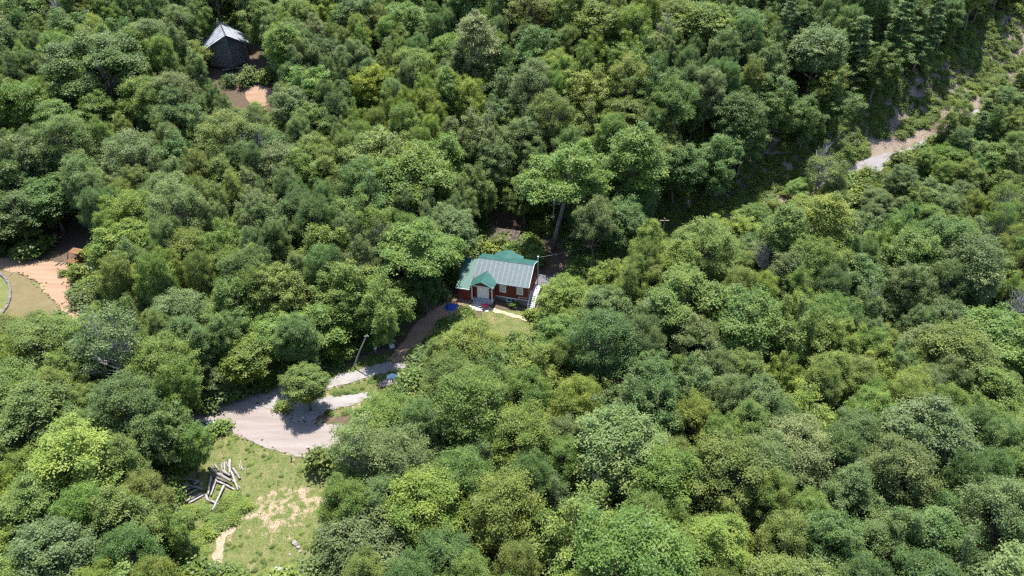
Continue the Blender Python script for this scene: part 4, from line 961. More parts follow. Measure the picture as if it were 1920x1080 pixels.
for p, q in (((1.42, y1, ZF + 0.95), (1.42, 5.2, ZF + 0.95)), ((1.42, 5.2, ZF + 0.95), (3.45, 5.2, ZF + 0.95)), ((3.45, 5.2, ZF + 0.95), (3.45, 9.0, ZF + 0.95)), ((0.17, -0.75, 0.98), (0.17, y1, ZF + 0.9)), ((1.39, -0.75, 0.98), (1.39, y1, ZF + 0.9))):
    MB().bar(p, q, 0.09, 0.05).build('hand_rail', 'white_paint' if p[1] < 0 else 'grey_deck', cab)
for x, y, z in ((1.42, y1, ZF), (1.42, 5.2, ZF), (3.45, 5.2, ZF), (3.45, 9.0, ZF), (3.45, 7.1, ZF), (1.39, -0.72, 0.05), (0.17, -0.72, 0.05)):
    MB().box(x - 0.04, x + 0.04, y - 0.04, y + 0.04, z - 0.3, z + 0.95).build('rail_post', 'white_paint' if y < 0 else 'grey_deck', cab)
MB().tube([(0.55, 5.9, ZF - 0.02), (0.55, 5.9, 7.6)], 0.10, 10).tube([(0.55, 5.9, 7.6), (0.55, 5.9, 7.75)], 0.15, 10).build('flue_pipe', 'galvanised', cab)
# concrete pad at the porch
pad = [from_house(p[0] * CS, p[1] * CS) for p in ((-10.2, -2.75), (-6.3, -2.75), (-6.5, -4.3), (-8.4, -4.9), (-10.6, -4.3))]
sheet('concrete_pad', pad, 'concrete', 0.06, 'pinkish concrete pad in front of the cabin porch', 0.1, 0.5)

# ------------------------------------------------------------------ log house with a prow front, up the slope
bp_ = at(437, 134); BR = LH_ROT
bh = empty('log_house', (bp_.x, bp_.y, bp_.z), BR)
tag(bh, 'dark prow-fronted log house with silver metal roof high on the wooded slope', 'house')
# local frame: y away from the camera; prow corner at y = 0, side walls from y = 4
HWd, PRW, LNG, EV, RZ = 4.3, 3.2, 12.0, 5.2, 9.0
lg = 0
for side in (-1, 1):
    for i in range(14):
        z = 1.2 + i * 0.36
        MB().tube([(-0.35 * side, -0.25, z), (HWd * side + 0.3 * side, PRW + 0.2, z)], 0.19, 7).build('log', 'log_dark', bh)
    for i in range(13):
        z = 1.38 + i * 0.36
        MB().tube([(HWd * side, PRW - 0.4, z), (HWd * side, LNG, z)], 0.19, 6).build('log', 'log_dark', bh)
# glazed upper prow and posts
for side in (-1, 1):
    MB().slab([(0, 0.02, 5.9), (HWd * side, PRW + 0.02, 5.9), (HWd * side, PRW + 0.02, 5.9 + 0.05), (0, 0.02, RZ - 0.35)][::side], 0.06).build('gable_panel', 'glass_dark', bh)
    MB().bar((0, -0.3, RZ - 0.28), (HWd * side * 1.12, PRW - 0.1, EV + 0.45), 0.25, 0.2).build('rafter', 'dark_wood', bh)
    MB().bar((HWd * side * 0.5, PRW * 0.5 - 0.1, 0.0), (HWd * side * 0.5, PRW * 0.5 - 0.1, 6.6), 0.2).build('post', 'log_dark', bh)
MB().bar((0, -0.15, -0.5), (0, -0.15, RZ - 0.3), 0.26).build('post', 'log_dark', bh)
MB().prism([(-HWd - 0.2, PRW, 1.0), (0, -1.5, 1.0), (HWd + 0.2, PRW, 1.0), (HWd + 0.2, LNG, 1.0), (-HWd - 0.2, LNG, 1.0)], (0, 0, 0.14)).build('floor', 'dark_wood', bh)
MB().bar((-2.4, -0.6, 0.9), (2.4, -0.6, 0.9), 0.2).build('porch_beam', 'weathered_wood', bh)
ov = 1.0
for side in (-1, 1):
    qd = [(HWd * side * 1.24, PRW - 0.9, EV + 0.1), (HWd * side * 1.24, LNG + 0.5, EV + 0.1), (0, LNG + 0.5, RZ), (0, -1.3, RZ)]
    for i in range(9):
        t0, t1 = i / 9, (i + 1) / 9
        A, B_, C_, D_ = [Vector(p) for p in qd]
        e0, e1, f0, f1 = A.lerp(B_, t0), A.lerp(B_, t1), D_.lerp(C_, t0), D_.lerp(C_, t1)
        q4 = [e0, e1, f1, f0] if side > 0 else [e1, e0, f0, f1]
        mb = MB().slab(q4, 0.05); nn = Vector((side * 0.49, 0, 0.87)); mb.bar(e0 + nn * 0.03, f0 + nn * 0.03, 0.06, 0.05); mb.build('roof_sheet', 'silver_roof', bh)
MB().bar((0, -1.32, RZ + 0.03), (0, LNG + 0.5, RZ + 0.03), 0.3, 0.06).build('ridge_cap', 'dark_wood', bh)

# ------------------------------------------------------------------ small dark shed behind the cabin
sp_ = at(945, 459); sh = empty('shed', sp_, HROT); tag(sh, 'small dark shed in deep shade behind the cabin', 'shed')
sw = board_wall('x', -1.3, -2.6, 2.6, 0, 2.1, 0.1); sw.box(-2.6, 2.6, -1.24, -1.2, 0, 2.1); sw.build('wall', 'dark_wood', sh)
MB().box(-2.6, -2.5, -1.2, 1.3, 0, 2.3).box(2.5, 2.6, -1.2, 1.3, 0, 2.3).box(-2.6, 2.6, 1.2, 1.3, 0, 2.5).build('wall', 'dark_wood', sh)
ribbed([(-2.9, -1.7, 2.1), (2.9, -1.7, 2.1), (2.9, 1.6, 2.6), (-2.9, 1.6, 2.6)], 'shed_roof', 'roof', sh)
window(sh, -1.5, -0.7, 0.9, 1.6, -1.32, bars=(1, 1), trim=0.09)
MB().box(-0.15, -0.06, -1.36, -1.31, 0.1, 2.0).box(0.75, 0.84, -1.36, -1.31, 0.1, 2.0).box(-0.06, 0.75, -1.36, -1.31, 1.9, 2.0).build('door_frame', 'weathered_wood', sh)

# ------------------------------------------------------------------ log piles: every log a thing
def lp(x, y): return 300 + x / 6.75, 840 + y / 6.75
def a_log(x1, y1, x2, y2, wd, lay, pale, label, seed, name='weathered_log', group='weathered logs on the lawn'):
    rng = random.Random(seed); P = at(*lp(x1, y1), lay); Q = at(*lp(x2, y2), lay); s = pxm(P); r = wd / 6.75 / s / 2 * 0.9
    P.z += r; Q.z += r; mid = (P + Q) / 2; d = Q - P
    e_pts = []
    for i in range(6):
        t = i / 5; e_pts.append((P + d * t - mid) + Vector((rng.uniform(-1, 1), rng.uniform(-1, 1), 0)) * 0.05 * r * 4)
    mb = MB(); rad = [r * (1.08 - 0.2 * i / 5) * rng.uniform(0.93, 1.07) for i in range(6)]; mb.tube(e_pts, rad, 9)
    if rng.random() < 0.5:
        c_ = e_pts[rng.randrange(1, 5)]; mb.tube([c_, c_ + Vector((rng.uniform(-.3, .3), rng.uniform(-.3, .3), r + 0.12))], [r * 0.3, r * 0.2], 5)
    o = mb.build(name, 'weathered_pale' if pale else 'weathered_wood'); o.location = mid
    for f in o.data.polygons: f.use_smooth = len(f.vertices) == 4
    return tag(o, label, 'log', group)
LOGS = [
 (205,445,545,530,34,.42,0,'long grey log lying across the top of the smaller log pile'),
 (265,385,490,430,30,.05,0,'grey log along the uphill edge of the smaller log pile'),
 (240,600,400,510,40,.02,0,'thick short log at the outer end of the smaller pile'),
 (255,645,470,535,25,.18,1,'pale thin log fanning out under the long top log'),
 (330,690,540,580,35,.02,0,'grey log in the middle of the fan, smaller pile'),
 (370,705,560,600,30,.03,1,'pale log at the downhill edge of the fan, smaller pile'),
 (425,470,505,438,40,.02,0,'stubby log end between the two top logs, smaller pile'),
 (620,270,905,435,46,.55,0,'thickest log resting diagonally on top of the larger pile'),
 (655,345,610,600,32,.20,1,'bleached log along the outer side of the open log square'),
 (715,400,645,610,25,.15,1,'bleached thinner log just inside the open log square'),
 (810,485,665,800,30,.28,1,'bleached long log closing the lawn side of the open square'),
 (680,360,830,430,18,.32,1,'thin pole tucked right under the thickest log'),
 (700,420,880,490,25,.12,1,'pale log lying below the thin pole, larger pile'),
 (760,440,960,540,26,.05,1,'pale log at the lawn side under the crossing logs'),
 (600,665,800,745,36,.02,0,'grey log across the bottom end of the open square'),
 (590,600,600,680,36,.05,1,'short stump log at the bottom corner of the open square'),
 (695,215,755,300,25,.10,0,'short log poking out above the thick end of the top log'),
 (665,210,690,262,20,.02,0,'stub of log at the uppermost outer corner of the larger pile'),
 (780,200,790,295,30,.08,0,'grey log leaning out from the uphill side, larger pile'),
 (815,190,825,305,22,.18,1,'thin pale log between the two uphill logs, larger pile'),
 (842,182,862,245,20,.06,0,'short dark-ended log beside the uphill pale log'),
 (885,160,885,335,36,.24,1,'bleached log sticking farthest uphill from the larger pile'),
 (790,300,895,362,40,.15,0,'thick short log wedged behind the thickest top log'),
 (905,300,990,540,28,.16,1,'pale log sloping down the lawn edge of the larger pile'),
 (925,265,1020,400,35,.02,0,'grey log lying outermost on the lawn side, larger pile'),
 (915,405,1025,520,12,.30,1,'thin bleached pole across the lawn edge of the larger pile'),
 (1000,205,1020,285,10,.0,1,'short bleached stick on the grass beside the larger pile'),
 (1020,160,1030,240,9,.0,1,'bleached stick pointing uphill on the grass'),
 (1030,240,1060,292,18,.0,1,'flat bleached branch on the grass near the log pile'),
]
for i, q in enumerate(LOGS): a_log(*q, seed=i + 5)
# pale fallen trunks in the dark gap at the right
for i, (x1, y1, x2, y2, wd, lb) in enumerate([(510,570,700,670,20,'longest pale fallen trunk in the dark gap among the trees'), (495,660,640,735,18,'lowest pale fallen trunk in the dark forest gap'), (575,490,690,545,18,'uppermost pale fallen trunk in the dark forest gap'), (515,620,605,655,14,'short pale fallen trunk between the two longer ones'), (665,390,730,445,14,'small pale branch above the fallen trunks in the gap')]):
    rng = random.Random(i); zz = 6.0; P = at(1760 + x1 / 9, 540 + y1 / 9, zz); Q = at(1760 + x2 / 9, 540 + y2 / 9, zz - 0.6); mid = (P + Q) / 2
    P, Q = P - mid, Q - mid; dd = (Q - P)
    mb = MB().tube([P, P.lerp(Q, 0.5) + Vector((0, 0, 0.06)), Q], [wd / 9 / pxm(mid) / 2 * f for f in (0.8, 1.0, 1.2)], 7)
    gp = on((Q + mid).x, (Q + mid).y) - mid; mb.tube([Q, Q.lerp(gp, 0.5) + dd * 0.3, gp + dd * 0.9], [wd / 9 / pxm(mid) / 2 * f for f in (1.2, 1.3, 1.4)], 7)
    o = mb.build('fallen_trunk', 'bark_pale', smooth=True); o.location = mid; tag(o, lb, 'trunk', 'pale fallen trunks')

# ------------------------------------------------------------------ things in the yard and along the driveway
def heap(name, m_, center, rx, ry, hgt, label, cat, seed, rot=0, nseg=26, sharp=1.0, parent=None):
    rng = np.random.default_rng(seed); V, F_ = [], []; rings = 9
    for i in range(rings + 1):
        u = i / rings
        for j in range(nseg):
            t = 2 * math.pi * j / nseg; wob = 1 + 0.20 * mnoise.noise(Vector((math.cos(t) * 2, math.sin(t) * 2, seed))) + 0.05 * math.sin(7 * t + seed) * u
            x, y = rx * u * wob * math.cos(t), ry * u * wob * math.sin(t)
            z = hgt * (1 - u ** 2.4) * (0.75 + 0.55 * mnoise.noise(Vector((x * 1.7, y * 1.7, seed * 1.3)))) + 0.10 * sharp * mnoise.noise(Vector((x * 5, y * 5, seed)))
            V.append((x, y, max(0.015, z) if u < 1 else -0.05))
    for i in range(rings):
        for j in range(nseg): a = i * nseg + j; b_ = i * nseg + (j + 1) % nseg; F_.append((a, a + nseg, b_ + nseg, b_))
    mb = MB().add(V, F_); o = mb.build(name, m_, parent); o.location = center; o.rotation_euler = (0, 0, rot)
    if parent is None: tag(o, label, cat)
    return o
heap('blue_tarp', 'blue_tarp', at(846, 577), 1.3, 1.0, 0.72, 'bright blue tarp bunched over a heap beside the side wing', 'tarp', 4, 0.3, 40, 2.6)
# wheelbarrow
wp = at(909, 579); wb = empty('wheelbarrow', wp + Vector((0, 0, 0.08)), R(38)); tag(wb, 'red wheelbarrow parked on the pad before the porch', 'wheelbarrow')
tr_ = MB(); top_ = [(-0.55, -0.36, 0.72), (0.55, -0.42, 0.66), (0.55, 0.42, 0.66), (-0.55, 0.36, 0.72)]; bot = [(-0.3, -0.2, 0.38), (0.3, -0.24, 0.36), (0.3, 0.24, 0.36), (-0.3, 0.2, 0.38)]
tr_.add(top_ + bot, [(7, 6, 5, 4), (0, 4, 5, 1), (1, 5, 6, 2), (2, 6, 7, 3), (3, 7, 4, 0)]); tr_.add([(x * .94, y * .94, z + 0.004) for x, y, z in top_] + [(x * .94, y * .94, z + 0.02) for x, y, z in bot], [(4, 5, 6, 7), (0, 1, 5, 4), (1, 2, 6, 5), (2, 3, 7, 6), (3, 0, 4, 7)]); tr_.build('tray', 'pink_red', wb)
for y in (-0.3, 0.3): MB().tube([(0.85, y * 0.2, 0.18), (0.2, y * 0.8, 0.34), (-0.6, y, 0.5), (-1.15, y, 0.62)], 0.028, 6).build('handle', 'pale_panel', wb)
for y in (-0.3, 0.3): MB().tube([(-0.25, y * 0.9, 0.40), (-0.42, y * 0.9, 0.0)], 0.022, 6).build('leg', 'galvanised', wb)
wv = MB(); wv.tube([(0.85, -0.045, 0.18), (0.85, 0.045, 0.18)], 0.19, 16); wv.build('wheel', 'rubber', wb)
# leaning utility pole by the driveway
P0 = at(660, 690); Pt = ray(688, 628); t_ = P0.y / Pt.y * 1.0; top_p = Vector((0, 0, CAM_H)) + Pt * ((P0.y) / Pt.y); 
up = empty('utility_pole', P0); tag(up, 'thin grey utility pole leaning over the verge of the driveway', 'pole'); tv = top_p - P0
MB().tube([(0, 0, -0.6), tv * 0.5, tv], [0.12, 0.105, 0.085], 8).build('pole', 'bark_pale', up)
MB().bar(tv * 0.96 + Vector((-0.35, 0, 0)), tv * 0.96 + Vector((0.35, 0, 0.02)), 0.08).build('crossarm', 'pole_wood', up)
# box with pale panel at the trees' edge
bx_ = at(735, 652); ub = empty('storage_box', bx_, R(15)); tag(ub, 'dark box with a pale front panel at the edge of the trees', 'box')
MB().box(-0.5, 0.5, -0.35, 0.35, 0.08, 1.15).build('body', 'dark_box', ub); MB().box(-0.36, 0.40, -0.39, -0.355, 0.18, 1.02).build('panel', 'pale_panel', ub)
MB().slab([(-0.6, -0.5, 1.18), (0.6, -0.5, 1.18), (0.6, 0.45, 1.32), (-0.6, 0.45, 1.32)], 0.05).build('lid', 'dark_box', ub)
for x in (-0.42, 0.42): MB().box(x - 0.06, x + 0.06, -0.3, 0.3, -0.2, 0.08).build('skid', 'pole_wood', ub)
bb = at(705, 662); nb_ = empty('post_box', bb); tag(nb_, 'small white box on a post at the shaded verge', 'box')
MB().box(-0.05, 0.05, -0.05, 0.05, -0.3, 0.8).build('post', 'pole_wood', nb_); MB().box(-0.16, 0.16, -0.16, 0.16, 0.8, 1.12).build('body', 'pale_panel', nb_)
MB().prism([(-0.2, -0.2, 1.12), (0.2, -0.2, 1.12), (0, -0.2, 1.24)], (0, 0.4, 0)).build('lid', 'white_paint', nb_)
# firewood stack under a pale blue tarp
fp = at(731, 718); fs_ = empty('firewood_stack', fp, R(14)); tag(fs_, 'low stack of pinkish split firewood beside the driveway', 'firewood')
rng = random.Random(2); mb = MB()
for row in range(3):
    for i in range(13):
        x = -1.5 + i * 0.24 + rng.uniform(-.04, .04); y0 = -0.85 + row * 0.62 + rng.uniform(-.07, .07)
        for lv in range(2 if row < 2 else 1):
            z = 0.10 + lv * 0.19; r = rng.uniform(0.08, 0.115)
            mb.tube([(x + lv * 0.1, y0, z), (x + lv * 0.1 + rng.uniform(-.08, .08), y0 + 0.5, z + rng.uniform(-.02, .04))], r, 5)
mb.build('split_logs', 'split_wood', fs_)
o = heap('pale_tarp', 'light_tarp', fp + Vector((0.35, 1.3, 0.0)), 1.35, 0.6, 0.75, 'pale blue tarp folded over the back of the firewood stack', 'tarp', 9, R(8))
# posts and stone at the road edge
q = at(547, 863); pb = empty('marker_post', q); tag(pb, 'short dark marker post at the lower road edge', 'post')
MB().tube([(0, 0, -0.2), (0.02, 0, 0.85)], [0.09, 0.085], 8).build('post', 'pole_wood', pb); MB().box(-0.11, 0.13, -0.11, 0.11, 0.85, 0.92).build('cap', 'dark_box', pb)
q = at(586, 862); pb = empty('wooden_post', q); tag(pb, 'brown wooden post at the road edge under the thin tree', 'post')
MB().tube([(0, 0, -0.3), (-0.1, 0.02, 1.2), (-0.24, 0.03, 2.4)], [0.13, 0.12, 0.11], 8).build('post', 'pole_wood', pb)
MB().box(-0.5, 0.0, -0.12, 0.12, 2.30, 2.5).build('cap', 'pole_wood', pb)
def rock(px, py, sz, label, m_='rock', seed=0, cat='rock', group='loose rocks'):
    rng = np.random.default_rng(seed); import bmesh
    bm = bmesh.new(); bmesh.ops.create_icosphere(bm, subdivisions=2, radius=1)
    for v in bm.verts: v.co = Vector((v.co.x * sz, v.co.y * sz * 0.8, v.co.z * sz * 0.6)) * (1 + 0.35 * mnoise.noise(v.co * 1.6 + Vector((seed, 0, 0))))
    me = bpy.data.meshes.new('rock'); bm.to_mesh(me); bm.free(); me.materials.append(M[m_]); o = link(bpy.data.objects.new('rock', me)); o.location = at(px, py, sz * 0.25); o.rotation_euler = (0, 0, seed); return tag(o, label, cat, group)
rock(551, 864, 0.28, 'tan rock beside the short marker post', 'dirt_mat', 1)
rock(553, 1018, 0.42, 'largest pale rock at the bottom edge of the lawn', 'rock', 2); rock(559, 1026, 0.30, 'pale rock just below the largest one on the lawn', 'rock', 3)
rock(563, 1034, 0.22, 'small pale rock lowest in the row on the lawn', 'rock', 4); rock(543, 1040, 0.2, 'lone small rock in the weeds at the lawn end', 'rock', 5)
# pale sheets at the bottom edge of the frame
for i, (px, py, ln, wd, rz, zz, lb) in enumerate([(540, 1073, 3.6, 0.95, -8, 0.10, 'uppermost pale blue metal sheet lying at the lawn end'), (536, 1080, 3.9, 0.9, -14, 0.04, 'pale sheet lying beneath the uppermost one at lawn end'), (556, 1084, 3.2, 0.7, -20, 0.16, 'pinkish sheet sticking out beside the pale blue sheets')]):
    mb = MB(); k = 14
    for j in range(k):
        a, b_ = -ln / 2 + ln * j / k, -ln / 2 + ln * (j + 1) / k; sg = 0.05 * math.sin(j * 0.8 + i)
        mb.slab([(a, -wd / 2, sg), (b_ , -wd / 2, 0.05 * math.sin((j + 1) * 0.8 + i)), (b_, wd / 2, 0.05 * math.sin((j + 1) * 0.8 + i)), (a, wd / 2, sg)], 0.02)
    o = mb.build('metal_sheet', 'pale_sheet'); o.location = at(px, py, zz + 0.06); o.rotation_euler = (0, 0, R(rz)); tag(o, lb, 'sheet', 'sheets at the lawn end')
# sign behind the small tree
q = at(552, 720); sg = empty('sign_board', q, R(5)); tag(sg, 'white and orange board half hidden behind the small lone tree', 'sign')
for x in (-0.45, 0.45): MB().box(x - 0.04, x + 0.04, 0.0, 0.06, -0.3, 1.3).build('leg', 'pole_wood', sg)
MB().box(-0.6, 0.2, -0.04, 0.0, 0.55, 1.35).build('panel', 'white_paint', sg); MB().box(0.22, 0.6, -0.04, 0.0, 0.55, 1.3).build('panel', 'rust', sg)['label'] = 'orange panel'

# ------------------------------------------------------------------ rusty machine at the dirt track
rp0 = at(146, 494); rm = empty('rusty_machine', rp0, R(-16)); tag(rm, 'rusty orange open machine cab at the end of the dirt track', 'machine')
MB().slab([(-1.15, -0.2, 2.35), (1.05, -0.2, 2.35), (1.05, 1.3, 2.5), (-1.15, 1.3, 2.5)], 0.08).build('roof_panel', 'rust', rm)
for x, y in ((-1.08, -1.25), (0.98, -1.25), (-1.08, 1.2), (0.98, 1.2)): MB().bar((x, y, 0.3), (x * 0.98, y * (0.95 if y > 0 else 0.2), 2.32), 0.12).build('cab_post', 'rust', rm)
MB().slab([(-1.1, -1.35, 0.95), (0.5, -1.35, 0.95), (0.5, -0.55, 1.35), (-1.1, -0.55, 1.35)], 0.08).build('hood', 'rust', rm)
MB().box(0.55, 1.05, -1.35, 1.2, 0.35, 1.15).build('side_tank', 'rust', rm); MB().box(-1.1, 0.5, -1.3, 1.2, 0.3, 0.5).build('floor', 'rust_dark', rm)
MB().box(-0.6, 0.2, 0.2, 0.85, 0.5, 0.95).box(-0.6, 0.2, 0.75, 0.9, 0.95, 1.5).build('seat', 'rust_dark', rm); MB().box(-1.12, 1.0, 1.22, 1.3, 0.5, 1.6).build('rear_panel', 'rust', rm)
MB().bar((-1.1, -1.3, 1.0), (-1.1, 1.2, 1.0), 0.08).bar((1.0, -1.3, 1.3), (1.0, 1.2, 1.7), 0.08).build('side_rail', 'rust', rm)
for y in (-0.8, 0.8):
    for x in (-0.9, 0.85): MB().tube([(x - 0.15, y, 0.3), (x + 0.15, y, 0.3)], 0.42, 14).build('wheel', 'rust_dark', rm)
heap('scrap_heap', 'scrap_grey', at(165, 506), 1.0, 0.8, 0.5, 'grey crumpled metal scrap below the rusty machine', 'scrap', 3, 0.4, 18, 2.5)
for i, (a, b_, lb) in enumerate([((104, 498), (118, 488), 'dark broken branch at the shaded edge of the dirt track'), ((113, 497), (124, 489), 'second cut branch between broken branch and rusty machine'), ((122, 496), (130, 486), 'cut branch nearest the rusty machine'), ((106, 503), (119, 508), 'thin dark stick lying on the dirt track')]):
    A, B_ = at(*a, 0.12), at(*b_, 0.25); mid = (A + B_) / 2; o = MB().tube([A - mid, Vector((0, 0, 0.05)), B_ - mid], [0.10 if i < 3 else 0.04, 0.085 if i < 3 else 0.035, 0.06 if i < 3 else 0.02], 7).build('cut_branch', 'bark' if i in (0, 3) else 'weathered_wood', smooth=True)
    o.location = mid; tag(o, lb, 'branch', 'cut branches by the track')
# low stone edging round the green lawn at the left edge
se = empty('stone_edging', at(2, 540)); tag(se, 'curved low stone edging round the small lawn at the frame edge', 'edging'); base = Vector(se.location)
EDG = [(-60, 490), (-20, 505), (0, 514), (10, 522), (17, 533), (20, 546), (19, 560), (14, 576), (2, 592), (-20, 605)]
w_pts = [at(*p) for p in EDG]; rng = random.Random(5)
for i in range(len(w_pts) - 1):
    A, B_ = w_pts[i], w_pts[i + 1]; k = max(1, int((B_ - A).length / 0.55))
    for j in range(k):
        p, q = A.lerp(B_, j / k) - base, A.lerp(B_, (j + 0.93) / k) - base; p.z = H(*(p + base).xy) - base.z + 0.1; q.z = H(*(q + base).xy) - base.z + 0.1
        MB().bar(p, q, rng.uniform(0.36, 0.46), rng.uniform(0.36, 0.5)).build('stone', 'stone', se)

# ------------------------------------------------------------------ parked car under the trees at the lawn
cp_ = at(372, 811); car = empty('parked_car', cp_, R(20)); tag(car, 'dark blue parked car mostly hidden under trees beside the lawn', 'car')
prof = [(-2.15, 0.35), (-2.2, 0.75), (-2.05, 0.95), (-1.2, 1.0), (-0.95, 1.03), (1.05, 1.05), (2.0, 0.95), (2.2, 0.72), (2.15, 0.35)]
mb = MB(); sec = [(-0.86, 0.9), (-0.80, 1.0), (0.80, 1.0), (0.86, 0.9)]; k = len(prof)
for y, f in sec: mb.v += [(x * (0.985 if f < 1 else 1), y, 0.35 + (z - 0.35) * (0.9 if f < 1 else 1)) for x, z in prof]
mb.f += [(i * k + j, i * k + j + 1, (i + 1) * k + j + 1, (i + 1) * k + j) for i in range(3) for j in range(k - 1)]; mb.f += [tuple(range(k - 1, -1, -1)), tuple(range(3 * k, 4 * k))]
body = mb.build('body', 'car_blue', car, True)
cb_ = MB(); lo = [(-1.35, -0.78, 1.0), (1.0, -0.78, 1.03), (1.0, 0.78, 1.03), (-1.35, 0.78, 1.0)]; hi = [(-0.85, -0.62, 1.45), (0.35, -0.62, 1.47), (0.35, 0.62, 1.47), (-0.85, 0.62, 1.45)]
cb_.add(lo + hi, [(0, 1, 5, 4), (1, 2, 6, 5), (2, 3, 7, 6), (3, 0, 4, 7)]); cb_.build('window', 'glass_dark', car)
MB().slab([(-0.87, -0.64, 1.49), (0.37, -0.64, 1.51), (0.37, 0.64, 1.51), (-0.87, 0.64, 1.49)], 0.05).build('roof', 'car_blue', car)
for x in (-1.35, 1.35):
    for s_ in (-1, 1):
        wh = MB().tube([(x, s_ * 0.66, 0.32), (x, s_ * 0.88, 0.32)], 0.32, 18).build('wheel', 'rubber', car); MB().tube([(x, s_ * 0.86, 0.32), (x, s_ * 0.895, 0.32)], 0.19, 14).build('rim', 'galvanised', wh)
for s_ in (-0.6, 0.6): MB().box(2.12, 2.215, s_ - 0.16, s_ + 0.16, 0.66, 0.80).build('headlight', 'pale_panel', car); MB().box(-2.215, -2.13, s_ - 0.14, s_ + 0.14, 0.68, 0.82).build('tail_light', 'pink_red', car)

# ------------------------------------------------------------------ power line along the bank
def pole_at(px, py, h, label):
    p = at(px, py); o = empty('utility_pole', p); tag(o, label, 'pole'); MB().tube([(0, 0, -0.5), (0, 0, h)], [0.15, 0.10], 9).build('pole', 'pole_wood', o); MB().box(-0.9, 0.9, -0.06, 0.06, h - 0.6, h - 0.48).build('crossarm', 'pole_wood', o); return p + Vector((0, 0, h - 0.4))
kA = Vector((*from_house(0.5 * CS, 5.9 * CS), hz0 + 7.5 * CS))
kB = pole_at(1240, 455, 5.5, 'wooden power pole at the foot of the bank behind the cabin')
for A, B_, lb in ((kA, kB, 'thin power cable from the cabin flue to the wooden pole'),):
    pts = [A.lerp(B_, i / 16) - A + Vector((0, 0, -0.035 * (B_ - A).length * 4 * (i / 16) * (1 - i / 16))) for i in range(17)]
    o = MB().tube(pts, 0.014, 5).build('power_cable', 'galvanised'); o.location = A; tag(o, lb, 'cable')

# ------------------------------------------------------------------ dead brush on the bank, grass and weeds in the clearings
rng = np.random.default_rng(4)
def twig_mesh(name, P, D, L, r, m_):
    """thin three-sided sticks: centre P, direction D, length L, radius r"""
    k = len(P); a = unit(np.cross(D, unit(rng.normal(size=(k, 3))))); b_ = np.cross(D, a); V = []
    for e, f in ((-0.5, 1.0), (0.5, 0.5)):
        for j in range(3):
            t = j * 2.0944; V.append(P + D * (L * e)[:, None] + (a * math.cos(t) + b_ * math.sin(t)) * (r * f)[:, None])
    V = np.stack(V, 1).reshape(-1, 3); o6 = (np.arange(k) * 6)[:, None]
    F_ = np.concatenate([o6 + np.array([[j, (j + 1) % 3, 3 + (j + 1) % 3, 3 + j]]) for j in range(3)])
    return link(bpy.data.objects.new(name, mesh_np(name, V, F_, M[m_])))
P, D, L = [], [], []
for _ in range(90000):
    i = rng.integers(0, 8); a, b_ = BANK[i], BANK[i + 1]; t = rng.random(); d = rng.normal() * 3.2 + 4.0
    dx, dy = b_[0] - a[0], b_[1] - a[1]; ll = math.hypot(dx, dy); x, y = a[0] + dx * t - dy / ll * d, a[1] + dy * t + dx / ll * d
    if mnoise.noise(Vector((x / 4, y / 4, 2.2))) < -0.3: continue
    P.append((x, y, H(x, y) + rng.random() * 0.35)); v = rng.normal(size=3); v[2] *= 0.35; D.append(v); L.append(rng.uniform(0.5, 2.4))
    if len(P) >= 34000: break
P, D, L = np.array(P), unit(np.array(D)), np.array(L); o = twig_mesh('dead_brush', P, D, L, 0.02 + 0.025 * rng.random(len(P)), 'dead_brush'); tag(o, 'dead grey-pink cut brush strewn along the bank above the paved road', 'brush', kind='stuff')
def blades(name, pts, hgt, wd, lean, tint, label, cat, m_='leaf'):
    """tufts of narrow blades"""
    P = np.array(pts); k = len(P); hh = hgt * (0.5 + rng.random(k)); N = unit(np.stack([rng.normal(size=k) * lean, rng.normal(size=k) * lean, np.ones(k)], 1))
    a = unit(np.cross(N, unit(rng.normal(size=(k, 3))))); V = np.stack([P - a * wd, P + a * wd, P + N * hh[:, None] + a * wd * 0.3, P + N * hh[:, None] - a * wd * 0.3], 1).reshape(-1, 3)
    me = mesh_np(name, V, np.arange(4 * k).reshape(k, 4), M[m_]); at_ = me.attributes.new('tint', 'FLOAT', 'FACE'); at_.data.foreach_set('value', np.clip(0.5 + 0.25 * rng.normal(size=k), 0, 1).astype(np.float32))
    o = link(bpy.data.objects.new(name, me)); o['leaf_tint'] = tint; return tag(o, label, cat, kind='stuff')
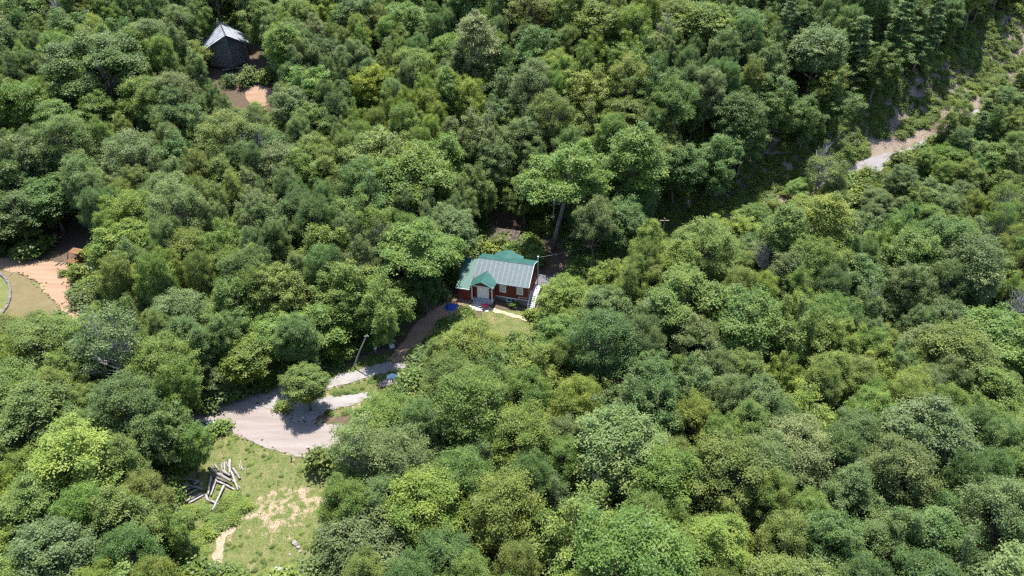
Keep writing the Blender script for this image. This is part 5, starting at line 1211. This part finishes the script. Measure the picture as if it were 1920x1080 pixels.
def fill(poly, nn, avoid=(), nzs=None):
    xs, ys = [p[0] for p in poly], [p[1] for p in poly]; X = rng.uniform(min(xs), max(xs), nn * 3); Y = rng.uniform(min(ys), max(ys), nn * 3); ok = inside(poly, X, Y)
    for g in avoid: ok &= ~inside(g, X, Y)
    return [(x, y, H(x, y)) for x, y in zip(X[ok], Y[ok]) if nzs is None or mnoise.noise(Vector((x / 2.2, y / 2.2, 8))) + 0.5 * mnoise.noise(Vector((x, y, 2))) > nzs][:nn]
AV = [PW['road'], PW['drive'], PW['dirt_drive']]
gp = fill(PW['lawn'], 16000, AV) + fill(PW['island'], 5000, AV) + fill(PW['yard'], 2000)
blades('grass', gp, 0.13, 0.03, 1.0, (0.098, 0.128, 0.034), 'short patchy grass on the lawn and verges', 'grass')

rows = []
def weed(poly, nn, lo, hi, cols, avoid=()):
    for x, y, z in fill(poly, nn, avoid, -0.05):
        c_ = TINT[random.choice(cols)]; j = random.uniform(0.85, 1.2); q = random.uniform(lo, hi); rows.append((x, y, z - 0.05, random.uniform(0, 6.28), q, q * random.uniform(0.5, 0.9), random.randrange(3), *(v * j for v in c_)))
weed(PW['weeds'], 420, 0.25, 0.6, 'GGLLL', AV + [PW['sand_a']]); weed(PW['lawn'], 260, 0.08, 0.22, 'GLO', AV + [PW['sand_a']]); weed(PW['island'], 160, 0.1, 0.3, 'GO', AV); weed(PW['bare_drive'], 40, 0.15, 0.35, 'GO', AV)
for k in ('road', 'drive', 'dirt_drive', 'left_dirt'):
    pl = PW[k]
    for i in range(len(pl)):
        A, B_ = Vector(pl[i]), Vector(pl[(i + 1) % len(pl)])
        for j in range(int((B_ - A).length * (2.4 if k != 'drive' else 1.0))):
            p = A.lerp(B_, random.random()) + Vector((random.gauss(0, 0.35), random.gauss(0, 0.35)))
            c_ = TINT[random.choice('GOOD')]; q = random.uniform(0.04, 0.12); rows.append((p.x, p.y, H(p.x, p.y) + 0.03, random.uniform(0, 6.28), q, q * random.uniform(0.4, 0.9), random.randrange(3), *(v * 0.95 for v in c_)))
scatter('weeds', rows, [[bush_src[k] for k in UK]], 'bright green weeds growing round the log piles and verges', 'weeds')
